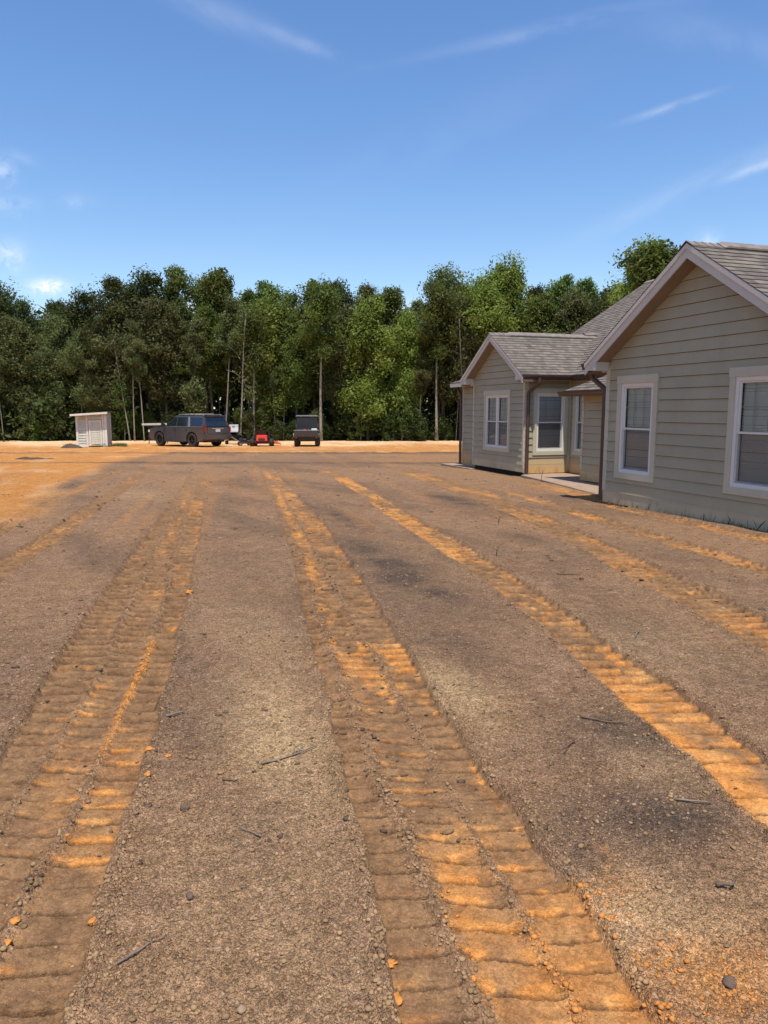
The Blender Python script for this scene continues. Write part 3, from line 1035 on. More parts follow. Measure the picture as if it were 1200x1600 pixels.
def gutter(p, q, outn, parent, closed=True):
    """K-style gutter from p to q (top inner edge), outward normal outn"""
    p, q, n = Vector(p), Vector(q), Vector(outn)
    prof = [(0, 0), (0, -.115), (.075, -.115), (.085, -.07), (.115, -.045), (.12, 0), (.112, 0), (.107, -.04), (.078, -.065), (.07, -.108), (.006, -.108), (.006, 0)]
    mb = MB(); b = 0
    A = [p + n * a + Vector((0, 0, z)) for a, z in prof]; B = [q + n * a + Vector((0, 0, z)) for a, z in prof]
    k = len(prof)
    mb.v = [tuple(v) for v in A + B]
    for i in range(k):
        j = (i + 1) % k
        mb.f.append((i, j, k + j, k + i))
    mb.f.append((0, 1, 2, 3, 4, 5)); mb.f.append((k + 5, k + 4, k + 3, k + 2, k + 1, k))
    return hb(mb, 'gutter', GUTTER, parent)


def downspout(pts, w=.075, d=.055):
    mb = MB()
    mb.tube(pts, [w * .62] * len(pts), 8)
    o = hb(mb, 'downspout', GUTTER, None)
    return o


def elbow_path(top, knee1, knee2, bottom):
    P = [Vector(v) for v in (top, knee1, knee2, bottom)]
    out = [P[0]]
    for i in (1, 2):
        a = P[i] + (P[i - 1] - P[i]).normalized() * .05
        c = P[i] + (P[i + 1] - P[i]).normalized() * .05
        for t in (0, .25, .5, .75, 1): out.append(a * (1 - t) ** 2 + P[i] * 2 * t * (1 - t) + c * t * t)
    out.append(P[3])
    return out


def corner(x0, x1, y0, y1, z0, z1, m=None):
    mb = MB(); mb.box(x0, x1, y0, y1, z0, z1); return hb(mb, 'corner_trim', m or TRIM)


def build_house():
    # ---- near wing
    YC, HALF, ZPK = 9.2, 2.5, 4.02
    w = Wall((8.0, 11.4, 0), (0, -1, 0), (-1, 0, 0)); Lw = 4.4
    top = lambda u: min(ZPK - SL * abs((11.4 - u) - YC) - .20, 9)
    W1 = (.33, 1.38, .43, 2.19); W2 = (2.91, 3.98, .43, 2.20)
    siding(w, Lw, .17, top, [W1, W2])
    b = MB(); w.box(b, -.02, Lw + .02, -.03, .165, .0, .028); w.box(b, -.02, Lw + .02, .165, .177, .0, .036); hb(b, 'skirt_band', BAND)
    b = MB(); w.box(b, .0, Lw, -.3, -.03, -.05, -.012); hb(b, 'foundation', CONC)
    window(w, *W1); window(w, *W2)
    gable_wing(8.0, 7.7, 17, YC, HALF, ZPK, 7.0, 11.4, [])
    corner(7.972, 8.0, 11.32, 11.40, .177, 2.34); corner(7.972, 8.06, 11.40, 11.425, -.03, 2.33)
    corner(7.972, 8.0, 7.0, 7.08, .177, 2.34)
    gutter((7.70, 11.705, 2.44), (10.9, 11.705, 2.44), (0, 1, 0), house)
    # north and south walls of the near wing
    wn = Wall((11.5, 11.4, 0), (-1, 0, 0), (0, 1, 0)); siding(wn, 3.5, .17, lambda u: 2.34, [])
    ws = Wall((8.0, 7.0, 0), (1, 0, 0), (0, -1, 0)); siding(ws, 8, .17, lambda u: 2.34, [])
    b = MB(); ws.box(b, 0, 8, -.3, .17, -.01, .028); hb(b, 'skirt_band', BAND)
    downspout(elbow_path((7.90, 11.77, 2.36), (7.90, 11.77, 2.20), (8.0, 11.49, 1.98), (8.0, 11.49, -.12)))
    # ---- bay with the low roof
    wb = Wall((10.03, 15.25, 0), (0, -1, 0), (-1, 0, 0))
    siding(wb, 3.85, .17, lambda u: 2.05, [])
    b = MB(); wb.box(b, 0, 3.85, -.05, .17, .0, .028); hb(b, 'skirt_band', BAND)
    corner(10.004, 10.03, 15.18, 15.255, .17, 2.02)
    wb2 = Wall((11.1, 15.25, 0), (-1, 0, 0), (0, 1, 0)); siding(wb2, 1.07, .17, lambda u: 2.05, [])
    br = MB()
    # low hip roof: eave at 2.04
    e0, yN, zE, zs_ = 9.69, 15.58, 2.05, .5
    roofb = MB(); roofb.hexa([(e0 + .02, 11.45, zE - .05), (11.6, 11.45, zE - .05), (11.6, yN - .02, zE - .05), (e0 + .02, yN - .02, zE - .05),
                              (e0 + .02, 11.45, zE - .01), (11.6, 11.45, zE + .8), (11.6, yN - 1.92, zE + .8), (e0 + .02, yN - .02, zE - .01)])
    rb = hb(roofb, 'bay_roof', GUTTERDECK)
    T = 1.92
    roof_plane([(e0, 11.4, zE), (e0, yN, zE), (e0 + T, yN - T, zE + zs_ * T), (e0 + T, 11.4, zE + zs_ * T)], (0, 1, 0), rb)
    roof_plane([(e0, yN, zE), (e0 + 2 * T, yN, zE), (e0 + T, yN - T, zE + zs_ * T)], (1, 0, 0), rb)
    s_ = MB(); s_.box(e0 + .02, 10.03, 11.42, yN - .02, zE - .115, zE - .10); hb(s_, 'soffit', SOFFIT, rb)
    s_ = MB(); s_.box(e0, e0 + .02, 11.42, yN, zE - .12, zE - .012); s_.box(e0 + .02, 11.3, yN - .02, yN, zE - .12, zE - .013); hb(s_, 'fascia', GUTTER, rb)
    gutter((e0, 11.72, zE - .01), (e0, yN + .08, zE - .01), (-1, 0, 0), rb)
    # ---- recess
    wr = Wall((9.65, 17.35, 0), (1, 0, 0), (0, -1, 0))
    WR = (.24, 1.28, .42, 2.17)
    siding(wr, 1.40, .17, lambda u: 2.38, [WR])
    b = MB(); wr.box(b, 0, 1.40, -.06, .17, .0, .028); hb(b, 'skirt_band', BAND)
    window(wr, *WR)
    corner(9.65, 9.74, 17.322, 17.35, .17, 2.38); corner(10.96, 11.02, 17.32, 17.35, -.03, 2.38)
    wr2 = Wall((11.05, 17.35, 0), (0, -1, 0), (-1, 0, 0))
    WR2 = (.14, 1.0, .42, 2.17)
    siding(wr2, 2.1, .17, lambda u: 2.5, [WR2])
    b = MB(); wr2.box(b, 0, 2.1, -.06, .17, .0, .028); hb(b, 'skirt_band', BAND)
    window(wr2, *WR2)
    # ---- far gable
    YC2, H2, ZP2 = 18.88, 1.9, 3.70
    wf = Wall((9.65, 20.45, 0), (0, -1, 0), (-1, 0, 0)); Lf = 3.10
    top2 = lambda u: ZP2 - SL * abs((20.45 - u) - YC2) - .20
    WF = (.76, 2.36, .45, 2.15)
    siding(wf, Lf, .17, top2, [WF])
    b = MB(); wf.box(b, -.01, Lf + .02, -.03, .165, .0, .028); wf.box(b, -.01, Lf + .02, .165, .177, .0, .036); hb(b, 'skirt_band', BAND)
    b = MB(); wf.box(b, .03, Lf - .03, -.3, -.03, -.10, -.05); hb(b, 'foundation', DARKGAP)  # recessed plate in near-black, putting the shade of the gap into its colour
    window(wf, *WF, twin=True)
    gable_wing(9.65, 9.35, 12.9, YC2, H2, ZP2, 17.35, 20.45, [])
    corner(9.622, 9.65, 20.38, 20.452, .177, 2.36); corner(9.622, 9.65, 17.335, 17.41, .177, 2.36)
    gutter((9.36, YC2 - H2 - .005, 2.50), (10.85, YC2 - H2 - .005, 2.50), (0, -1, 0), house)
    downspout(elbow_path((9.80, 16.90, 2.42), (9.80, 16.90, 2.28), (9.70, 17.26, 2.06), (9.70, 17.26, -.14)))
    # ---- main roof: west plane with a north rake
    XE, ZE, XR, YN = 10.8, 2.5, 15.9, 20.8
    ZR = ZE + SL * (XR - XE)
    dk = MB()
    dk.prism([(XE + .01, ZE - .012), (XR, ZR - .012), (2 * XR - XE, ZE - .012), (2 * XR - XE, ZE - .07), (XR, ZR - .07), (XE + .01, ZE - .07)], 1, 2.0, YN - .02)
    rm = hb(dk, 'roof', GUTTERDECK)
    roof_plane([(XE, 2.0, ZE), (XE, YN, ZE), (XR, YN, ZR), (XR, 2.0, ZR)], (0, 1, 0), rm)
    roof_plane([(2 * XR - XE, 2.0, ZE), (2 * XR - XE, YN, ZE), (XR, YN, ZR), (XR, 2.0, ZR)], (0, 1, 0), rm)
    rk = MB()
    for sg in (-1, 1):
        x0, x1 = XR + sg * (XR - XE), XR
        rk.hexa([(x0, YN - .02, ZE - .2), (x1, YN - .02, ZR - .2), (x1, YN, ZR - .2), (x0, YN, ZE - .2), (x0, YN - .02, ZE - .012), (x1, YN - .02, ZR - .012), (x1, YN, ZR - .012), (x0, YN, ZE - .012)])
    hb(rk, 'rake_board', FASCIA, rm)
    cp = MB(); y = YN
    while y > 2.2:
        for sg in (-1, 1):
            cp.hexa([(XR, y, ZR + .02), (XR, y - .2, ZR + .01), (XR + sg * .13, y - .2, ZR + .01 - SL * .13), (XR + sg * .13, y, ZR + .02 - SL * .13),
                     (XR, y, ZR + .035), (XR, y - .2, ZR + .015), (XR + sg * .13, y - .2, ZR + .015 - SL * .13), (XR + sg * .13, y, ZR + .035 - SL * .13)])
        y -= .14
    hb(cp, 'ridge_cap', CAPM, rm)
    gutter((XE, 11.75, ZE - .01), (XE, 17.0, ZE - .01), (-1, 0, 0), rm)
    s_ = MB(); s_.box(XE, XE + .02, 11.75, 17.0, ZE - .14, ZE - .012); hb(s_, 'fascia', GUTTER, rm)
    s_ = MB(); s_.box(XE + .02, 11.4, 11.75, 17.3, ZE - .14, ZE - .125); hb(s_, 'soffit', SOFFIT, rm)
    # flashing bump where the far ridge runs into the main roof
    fl = MB(); fl.tube([(12.35, YC2, ZP2 + .03), (12.75, YC2, ZP2 + .05), (13.1, YC2 - .15, ZP2 + .10)], [.08, .07, .03], 8); hb(fl, 'ridge_flashing', CAPM, rm)
    # gable wall of the main body under the north rake, east wall
    wg = Wall((20.6, 20.5, 0), (-1, 0, 0), (0, 1, 0)); siding(wg, 9.5, .17, lambda u: ZR - SL * abs(20.6 - u - XR) - .22, [])
    # ---- north wing seen past the far corner
    wl = Wall((10.10, 22.2, 0), (0, -1, 0), (-1, 0, 0))
    siding(wl, 1.75, .17, lambda u: 2.36, [])
    b = MB(); wl.box(b, 0, 1.75, -.30, .17, .0, .028); hb(b, 'skirt_band', BAND)
    corner(10.07, 10.10, 22.12, 22.2, .17, 2.36)
    wl2 = Wall((13, 22.2, 0), (-1, 0, 0), (0, 1, 0)); siding(wl2, 2.9, .17, lambda u: 2.36, [])
    e0, yN, zE = 9.76, 22.52, 2.46
    nb = MB(); nb.hexa([(e0 + .02, 20.0, zE - .05), (13, 20.0, zE - .05), (13, yN - .02, zE - .05), (e0 + .02, yN - .02, zE - .05),
                        (e0 + .02, 20.0, zE - .01), (11.6, 20.0, zE + .7), (11.6, yN - 1.9, zE + .7), (e0 + .02, yN - .02, zE - .01)])
    rn = hb(nb, 'north_roof', GUTTERDECK)
    roof_plane([(e0, 20.0, zE), (e0, yN, zE), (e0 + 1.4, yN - 1.4, zE + .53), (e0 + 1.4, 20.0, zE + .53)], (0, 1, 0), rn)
    roof_plane([(e0, yN, zE), (13.0, yN, zE), (11.16, yN - 1.4, zE + .53)], (1, 0, 0), rn)
    s_ = MB(); s_.box(e0 + .02, 10.10, 20.47, yN - .02, zE - .125, zE - .11); hb(s_, 'soffit', SOFFIT, rn)
    s_ = MB(); s_.box(e0, e0 + .02, 20.47, yN, zE - .13, zE - .012); s_.box(e0 + .02, 13, yN - .02, yN, zE - .13, zE - .013); hb(s_, 'fascia', FASCIA, rn)
    downspout(elbow_path((10.0, 22.42, 2.38), (10.0, 22.42, 2.28), (10.03, 22.24, 2.08), (10.03, 22.24, -.25)))
    # flood lamp under the north eave
    lp = MB(); lp.tube([(9.92, 20.85, 2.34), (9.92, 20.85, 2.28)], .05, 10); lp.tube([(9.92, 20.85, 2.28), (9.86, 20.80, 2.22)], [.03, .045], 10)
    lo = hb(lp, 'flood_light', GUTTER)
    bm_ = MB(); bm_.lathe([(.0, -.045), (.03, -.038), (.045, -.01), (.045, .02), (.03, .04), (0, .045)], 'Z', (9.85, 20.78, 2.19), 12)
    em = NT('lamp_glow', .4); em.base((1, .95, .85)); em.b.inputs['Emission Color'].default_value = (1, .93, .8, 1); em.b.inputs['Emission Strength'].default_value = 6
    hb(bm_, 'bulb', em.m, lo, smooth=True)
    # floor of the recess
    pz = MB(); pz.prism([(9.02, 14.2), (8.75, 12.6), (8.6, 11.45), (11.1, 11.45), (11.1, 17.32), (9.72, 17.32), (9.45, 17.1), (9.28, 15.8)], 2, -.28, -.075)
    patio = hb(pz, 'patio_slab', CONC)
    f = MB(); f.box(9.5, 9.72, 20.3, 22.6, -.32, -.15); f.box(9.72, 10.08, 20.6, 22.6, -.32, -.15); hb(f, 'footing_pad', CONC)
    core = MB(); core.box(8.10, 15.0, 7.1, 11.3, -.3, 2.3); core.box(11.17, 20.5, 11.3, 20.4, -.3, 2.4); core.box(10.1, 11.1, 11.3, 15.15, -.3, 1.95); core.box(9.8, 11.1, 17.45, 20.35, -.3, 2.3); core.box(10.2, 13, 20.4, 22.1, -.3, 2.3)
    hb(core, 'inner_core', ROOMDARK)


build_house()

# ------------------------------------------------------------------ small wooden shed
PAINTW = simple('weathered_white_paint', (.66, .63, .54), .7, .3, var=.08, scale=4, dirt=(.56, .48, .34))
SHEDWALL = simple('shed_board_paint', (.56, .54, .44), .75, .3, var=.10, scale=3, dirt=(.36, .29, .20))
SHEDIN = simple('dark_brown', (.06, .05, .045), .9, .1)  # plain dark brown of the shed roof slab and the trestles
STEEL = simple('galvanised_steel', (.42, .42, .42), .4, .5, .7, var=.1)
BLACKP = simple('black_plastic', (.022, .022, .024), .5, .4, var=.2)
RUBBER = simple('tyre_rubber', (.030, .027, .025), .85, .3, var=.3, scale=8, dirt=(.20, .11, .06))


def place(px, depth):
    """world x, y of a spot given its sideways slope and its distance along the view axis"""
    lat = (px - 600) / 1155.0 * depth
    return (lat * math.cos(YAW) + depth * math.sin(YAW), -lat * math.sin(YAW) + depth * math.cos(YAW))


def build_shed():
    x, y = -1.72, 42.3
    x, y = place(149.5, 45.0)
    z = terrain(np.array([x]), np.array([y]))[0] + .02
    t = thing('wooden_shed', 'small pale lean-to shed with narrow door, standing alone on the clay left of the SUV', 'shed', (x, y, z), rad(-6))
    w, d = .82, .92      # half sizes
    def zt(xx): return 1.95 + .065 * xx   # roof falls to the left
    mb = MB()
    n = 12
    for face in range(4):
        for i in range(n):
            z0 = .06 + i * .155; z1 = z0 + .145
            e0, e1 = .040, .006
            if face == 0:   # front (-y)
                if z0 > zt(-w) - .02: continue
                z1a, z1b = min(z1, zt(-w)), min(z1, zt(w))
                mb.hexa([(-w, -d, z0), (w, -d, z0), (w, -d - e0, z0), (-w, -d - e0, z0), (-w, -d, z1a), (w, -d, z1b), (w, -d - e1, z1b), (-w, -d - e1, z1a)])
            elif face == 1:
                z1 = min(z1, zt(w)); mb.hexa([(w, -d, z0), (w, d, z0), (w + e0, d, z0), (w + e0, -d, z0), (w, -d, z1), (w, d, z1), (w + e1, d, z1), (w + e1, -d, z1)])
            elif face == 2:
                z1 = min(z1, zt(-w)); mb.hexa([(-w - e0, -d, z0), (-w - e0, d, z0), (-w, d, z0), (-w, -d, z0), (-w - e1, -d, z1), (-w - e1, d, z1), (-w, d, z1), (-w, -d, z1)])
            else:
                z1a, z1b = min(z1, zt(-w)), min(z1, zt(w))
                mb.hexa([(-w, d + e0, z0), (w, d + e0, z0), (w, d, z0), (-w, d, z0), (-w, d + e1, z1a), (w, d + e1, z1b), (w, d, z1b), (-w, d, z1a)])
    mb.prism([(-w, zt(-w) - .16), (w, zt(-w) - .16), (w, zt(w)), (-w, zt(-w))], 1, -d - .004, d)
    mb.build('wall', SHEDWALL, t)
    for q in ((-w - .035, -w + .09, -d - .06, -d - .002, 0, zt(-w)), (w - .09, w + .055, -d - .06, -d - .002, 0, zt(w) - .01), (w + .005, w + .055, -d - .0, -d + .09, 0, zt(w)),
              (w + .005, w + .055, d - .09, d, 0, zt(w)), (-.28, -.19, -d - .06, -d - .002, 0, zt(-.2)), (.62, .71, -d - .06, -d - .002, 0, zt(.65))):
        tr = MB(); tr.box(*q); tr.build('corner_trim', PAINTW, t)
    tr = MB(); tr.box(-w + .09, -.28, -d - .055, -d - .002, 0, .08); tr.build('base_board', PAINTW, t)
    dr = MB(); dr.box(-.10, .50, -d - .045, -d - .002, .06, 1.50)
    do = dr.build('door', SHEDWALL, t)
    db = MB()
    for i in range(9): db.hexa([(-.02, -d - .045, .16 + i * .14), (.48, -d - .045, .16 + i * .14), (.48, -d - .065, .16 + i * .14), (-.02, -d - .065, .16 + i * .14),
                                (-.02, -d - .045, .295 + i * .14), (.48, -d - .045, .295 + i * .14), (.48, -d - .050, .295 + i * .14), (-.02, -d - .050, .295 + i * .14)])
    db.build('door_boards', SHEDWALL, do)
    f = MB()
    f.box(-.13, -.04, -d - .075, -d - .044, .05, 1.56); f.box(.50, .58, -d - .075, -d - .044, .05, 1.56); f.box(-.04, .50, -d - .075, -d - .044, 1.48, 1.56)
    f.build('door_frame', PAINTW, do)
    h = MB(); h.tube([(.53, -d - .08, .92), (.53, -d - .105, .92), (.53, -d - .105, 1.02), (.53, -d - .08, 1.02)], .008, 6); h.build('latch', STEEL, do)
    rf = MB()
    a, b = -w - .26, w + .16
    rf.hexa([(a, -d - .38, zt(a) + .005), (b, -d - .38, zt(b) + .005), (b, d + .25, zt(b) + .005), (a, d + .25, zt(a) + .005),
             (a, -d - .38, zt(a) + .03), (b, -d - .38, zt(b) + .03), (b, d + .25, zt(b) + .03), (a, d + .25, zt(a) + .03)])
    ro = rf.build('roof', SHEDIN, t)
    k = MB(); xx = a
    while xx < b - .01:   # ribbed sheet
        k.hexa([(xx, -d - .40, zt(xx) + .032), (xx + .05, -d - .40, zt(xx) + .032), (xx + .05, d + .27, zt(xx) + .032), (xx, d + .27, zt(xx) + .032),
                (xx + .01, -d - .40, zt(xx) + .052), (xx + .04, -d - .40, zt(xx) + .052), (xx + .04, d + .27, zt(xx) + .052), (xx + .01, d + .27, zt(xx) + .052)])
        xx += .22
    k.build('roof_ribs', STEEL, ro)
    g = MB(); g.hexa([(a - .01, -d - .41, zt(a) - .07), (b + .01, -d - .41, zt(b) - .07), (b + .01, -d - .382, zt(b) - .07), (a - .01, -d - .382, zt(a) - .07),
                      (a - .01, -d - .41, zt(a) + .045), (b + .01, -d - .41, zt(b) + .045), (b + .01, -d - .382, zt(b) + .045), (a - .01, -d - .382, zt(a) + .045)])
    g.build('roof_fascia', PAINTW, ro)


build_shed()


# ------------------------------------------------------------------ vehicles
def carpaint(name, col, rough=.35, dirt=(.16, .09, .055), amt=.5):
    t = NT(name, rough, .5)
    t.b.inputs['Coat Weight'].default_value = .5
    t.b.inputs['Coat Roughness'].default_value = .12
    sp = t.N.new('ShaderNodeSeparateXYZ'); t.L.new(t.coord(), sp.inputs[0])
    f = t.math('MULTIPLY', t.ramp(sp.outputs[2], 1.1, .35, .06, amt), t.ramp(t.noise(4, 5), .3, .7, .5, 1))
    t.base(t.mix(f, col, dirt))
    return t.m


def dark_glass(name, col=(.010, .014, .020)):
    return NT(name, .06, .8).base(col).m


def wheel(root, x, y, r, wdt, side, rimcol, spokes=6):
    """wheel with its axle along y, hub face towards side (+1/-1)"""
    m = MB(); h = wdt / 2
    prof = [(r * .62, -h * .9), (r * .86, -h), (r * .97, -h * .8), (r, -h * .5), (r, h * .5), (r * .97, h * .8), (r * .86, h), (r * .62, h * .9), (r * .58, 0), (r * .62, -h * .9)]
    m.lathe(prof, 'Y', (0, 0, 0), 28)
    for k in range(28):
        a = 2 * math.pi * k / 28
        c, s_ = math.cos(a), math.sin(a)
        for yo in (-h * .45, h * .45):
            p = Vector((c * (r + .004), yo, s_ * (r + .004)))
            m.bar(p - Vector((0, h * .3, 0)), p + Vector((0, h * .3, 0)), r * .10, .012)
    o = m.build('wheel', RUBBER, root, smooth=False)
    o.location = (x, y, r)
    rm = MB()
    rm.lathe([(r * .60, -h * .7), (r * .62, h * .62), (r * .55, h * .66), (r * .54, h * .1), (0, h * .05)], 'Y', (0, 0, 0), 24)
    for k in range(spokes):
        a = 2 * math.pi * k / spokes
        rm.bar((0, h * .45, 0), (math.cos(a) * r * .56, h * .55, math.sin(a) * r * .56), r * .14, r * .10)
    rm.lathe([(0, h * .62), (r * .12, h * .6), (r * .14, h * .2)], 'Y', (0, 0, 0), 12)
    if side < 0: rm.v = [(a, -b, c) for a, b, c in rm.v]
    rm.build('rim', rimcol, o)
    return o


SUVP = carpaint('grey_car_paint', (.050, .054, .062), .22, (.085, .052, .038), .45)  # brown tint also puts the orange ground's reflection into the lower body colour
RIM = simple('black_rim', (.03, .03, .032), .4, .5, .3)
CGLASS = dark_glass('tinted_car_glass')
CHROME = simple('chrome', (.75, .75, .76), .12, .6, 1.0, var=.02)
REDL = NT('red_lamp', .2, .6).base((.20, .015, .015)).m
CLEARL = NT('clear_lamp', .15, .6).base((.72, .72, .70)).m
PLATE = simple('pale_plate', (.55, .58, .62), .5, .4, var=.05)


def build_suv():
    x, y = place(296.5, 45.6)
    # forward vector in camera terms: left .60, away .80
    lat, dep = -.80, .60
    fx = lat * math.cos(YAW) + dep * math.sin(YAW); fy = -lat * math.sin(YAW) + dep * math.cos(YAW)
    z = terrain(np.array([x]), np.array([y]))[0] + .0
    t = thing('parked_car', 'large dark grey SUV parked on the orange clay between the shed and the red mower', 'car', (x, y, z), math.atan2(fy, fx))
    HW = 1.0
    def arch(cx, r=.50, n=9): return [(cx + r * math.cos(a), .42 + r * math.sin(a)) for a in [math.pi * (1.08 - 1.16 * i / (n - 1)) for i in range(n)]]
    wx0, wx1 = -1.50, 1.60
    bot = [(-2.55, .42)] + arch(wx0)[::1] + [(-.9, .30), (1.05, .30)] + arch(wx1) + [(2.45, .34)]
    prof = bot + [(2.62, .50), (2.66, .80), (2.60, 1.02), (2.35, 1.10), (1.30, 1.19), (1.05, 1.20), (-2.60, 1.20), (-2.66, 1.05), (-2.68, .62)]
    b = MB(); b.prism(prof, 1, -HW, HW)
    bo = b.build('body', SUVP, t, bevel=.035)
    # cabin
    g = MB()
    def sidey(zz): return .97 - (zz - 1.18) * .30
    zt = 1.86
    lo = [(1.10, 1.18), (-2.60, 1.18)]; hi = [(.20, zt), (-2.42, zt)]
    g.hexa([(lo[1][0], -sidey(1.18), 1.18), (lo[0][0], -sidey(1.18), 1.18), (lo[0][0], sidey(1.18), 1.18), (lo[1][0], sidey(1.18), 1.18),
            (hi[1][0], -sidey(zt), zt), (hi[0][0], -sidey(zt), zt), (hi[0][0], sidey(zt), zt), (hi[1][0], sidey(zt), zt)])
    ca = g.build('cabin', SUVP, t, bevel=.05)
    def pane(poly, sg, off=.006):
        m = MB()
        P = [(px, sg * (sidey(pz) + off), pz) for px, pz in poly]; Q = [(px, sg * (sidey(pz) - .02), pz) for px, pz in poly]
        m.v = P + Q; n = len(P)
        m.f.append(tuple(range(n))); m.f.append(tuple(reversed(range(n, 2 * n))))
        for i in range(n): m.f.append((i, (i + 1) % n, n + (i + 1) % n, n + i))
        return m.build('side_window', CGLASS, ca)
    for sg in (-1, 1):
        pane([(.92, 1.24), (-.02, 1.24), (-.02, 1.77), (.22, 1.77)], sg)
        pane([(-.08, 1.24), (-1.02, 1.24), (-.98, 1.77), (-.08, 1.77)], sg)
        pane([(-1.40, 1.24), (-2.42, 1.26), (-2.32, 1.74), (-1.22, 1.77)], sg)
        s_ = MB(); s_.hexa([(-1.20, sg * .965, 1.22), (-1.34, sg * .965, 1.22), (-1.34, sg * (.98), 1.22), (-1.20, sg * .98, 1.22),
                            (-1.05, sg * .79, 1.79), (-1.15, sg * .79, 1.79), (-1.15, sg * .805, 1.79), (-1.05, sg * .805, 1.79)])
        s_.build('pillar_trim', STEEL, ca)
        ln = MB(); ln.bar((1.0, sg * .985, 1.215), (-2.50, sg * .985, 1.215), .012, .02); ln.build('belt_moulding', STEEL, bo)
        for xx in (1.02, -.03, -1.02):
            d = MB(); d.box(xx - .006, xx + .006, sg * HW - .004, sg * HW + .003, .42, 1.17); d.build('door_gap', BLACKP, bo)
        for xx in (.12, -.88):
            d = MB(); d.bar((xx, sg * (HW + .015), 1.05), (xx - .2, sg * (HW + .015), 1.05), .03, .025); d.build('door_handle', SUVP, bo)
        st = MB(); st.box(-.85, 1.0, sg * HW - .05 if sg > 0 else -HW - .06, sg * HW + .06 if sg > 0 else -HW + .05, .28, .34); st.build('side_step', BLACKP, bo)
        mi = MB(); mi.hexa([(.92, sg * 1.0, 1.22), (1.08, sg * 1.0, 1.22), (1.06, sg * 1.24, 1.24), (.94, sg * 1.24, 1.24), (.92, sg * 1.0, 1.38), (1.04, sg * 1.0, 1.36), (1.03, sg * 1.24, 1.42), (.93, sg * 1.24, 1.43)])
        mi.build('mirror', BLACKP, bo, bevel=.015)
        tl = MB(); tl.hexa([(-2.70, sg * .80, .88), (-2.45, sg * 1.008, .88), (-2.45, sg * .80, .88), (-2.5, sg * .7, .88), (-2.67, sg * .80, 1.42), (-2.48, sg * .945, 1.42), (-2.5, sg * .80, 1.42), (-2.55, sg * .7, 1.42)])
        tl = MB(); tl.box(-2.695, -2.58, min(sg * .86, sg * 1.006), max(sg * .86, sg * 1.006), .92, 1.19); tl.box(-2.66, -2.55, min(sg * .84, sg * .93), max(sg * .84, sg * .93), 1.19, 1.34)
        tl.build('tail_light', REDL, bo)
        hl = MB(); hl.box(2.50, 2.665, min(sg * .62, sg * 1.004), max(sg * .62, sg * 1.004), .84, .98); hl.build('headlight', CLEARL, bo)
        rr = MB(); rr.tube([(.05, sg * .66, 1.87), (0, sg * .66, 1.925), (-2.2, sg * .66, 1.925), (-2.28, sg * .66, 1.87)], .02, 6); rr.build('roof_rail', STEEL, ca)
    for xx in (-.35, -1.5):
        cb = MB(); cb.bar((xx, -.70, 1.955), (xx, .70, 1.955), .06, .03); cb.build('roof_crossbar', CHROME, ca)
    ws = MB(); ws.hexa([(1.05, -.86, 1.235), (1.05, .86, 1.235), (1.02, .86, 1.20), (1.02, -.86, 1.20), (.30, -.72, 1.81), (.30, .72, 1.81), (.26, .72, 1.79), (.26, -.72, 1.79)])
    ws.build('windshield', CGLASS, ca)
    rw = MB(); rw.hexa([(-2.605, -.80, 1.24), (-2.605, .80, 1.24), (-2.55, .80, 1.24), (-2.55, -.80, 1.24), (-2.465, -.70, 1.76), (-2.465, .70, 1.76), (-2.42, .70, 1.76), (-2.42, -.70, 1.76)])
    rw.build('rear_window', CGLASS, ca)
    sp = MB(); sp.box(-2.62, -2.30, -.74, .74, 1.83, 1.875); sp.build('spoiler', SUVP, ca)
    tg = MB(); tg.box(-2.695, -2.64, -.78, .78, .80, 1.18); tgo = tg.build('tailgate', SUVP, t, bevel=.02)
    pl = MB(); pl.box(-2.71, -2.694, -.17, .17, .92, 1.07); pl.build('number_plate', PLATE, tgo)
    ch = MB(); ch.box(-2.705, -2.694, -.45, .45, 1.10, 1.125); ch.build('chrome_strip', CHROME, tgo)
    bp = MB(); bp.box(-2.80, -2.55, -.99, .99, .48, .76); bpo = bp.build('rear_bumper', SUVP, t, bevel=.03)
    for sg in (-1, 1):
        rf = MB(); rf.box(-2.81, -2.795, min(sg * .85, sg * .6), max(sg * .85, sg * .6), .60, .64); rf.build('reflector', REDL, bpo)
    fb = MB(); fb.box(2.5, 2.76, -.97, .97, .40, .66); fb.build('front_bumper', BLACKP, t, bevel=.03)
    gr = MB(); gr.box(2.63, 2.69, -.58, .58, .68, 1.0); gr.build('grille', BLACKP, t)
    un = MB(); un.box(-2.4, 2.3, -.72, .72, .30, .50); un.build('underbody', BLACKP, t)
    for xx in (wx0, wx1):
        for sg in (-1, 1):
            wheel(t, xx, sg * .86, .415, .29, sg, RIM)
    # hitch and exhaust
    hx = MB(); hx.box(-2.92, -2.7, -.04, .04, .40, .47); hx.build('tow_hitch', BLACKP, t)


build_suv()
MOWRED = simple('mower_red', (.62, .045, .02), .4, .5, var=.08, scale=5)
ORANGE = simple('mower_orange', (.68, .14, .04), .45, .5, var=.08)
UTVP = carpaint('dark_utility_paint', (.022, .020, .020), .4, (.09, .05, .035), .5)
WHITEP = simple('white_plastic', (.78, .79, .80), .35, .5, var=.03)


def face_away(px, depth, turn=0.0):
    """a place and a heading that points away from the yard, towards the wood"""
    x, y = place(px, depth)
    return (x, y, float(terrain(np.array([x]), np.array([y]))[0])), math.pi / 2 - YAW + turn


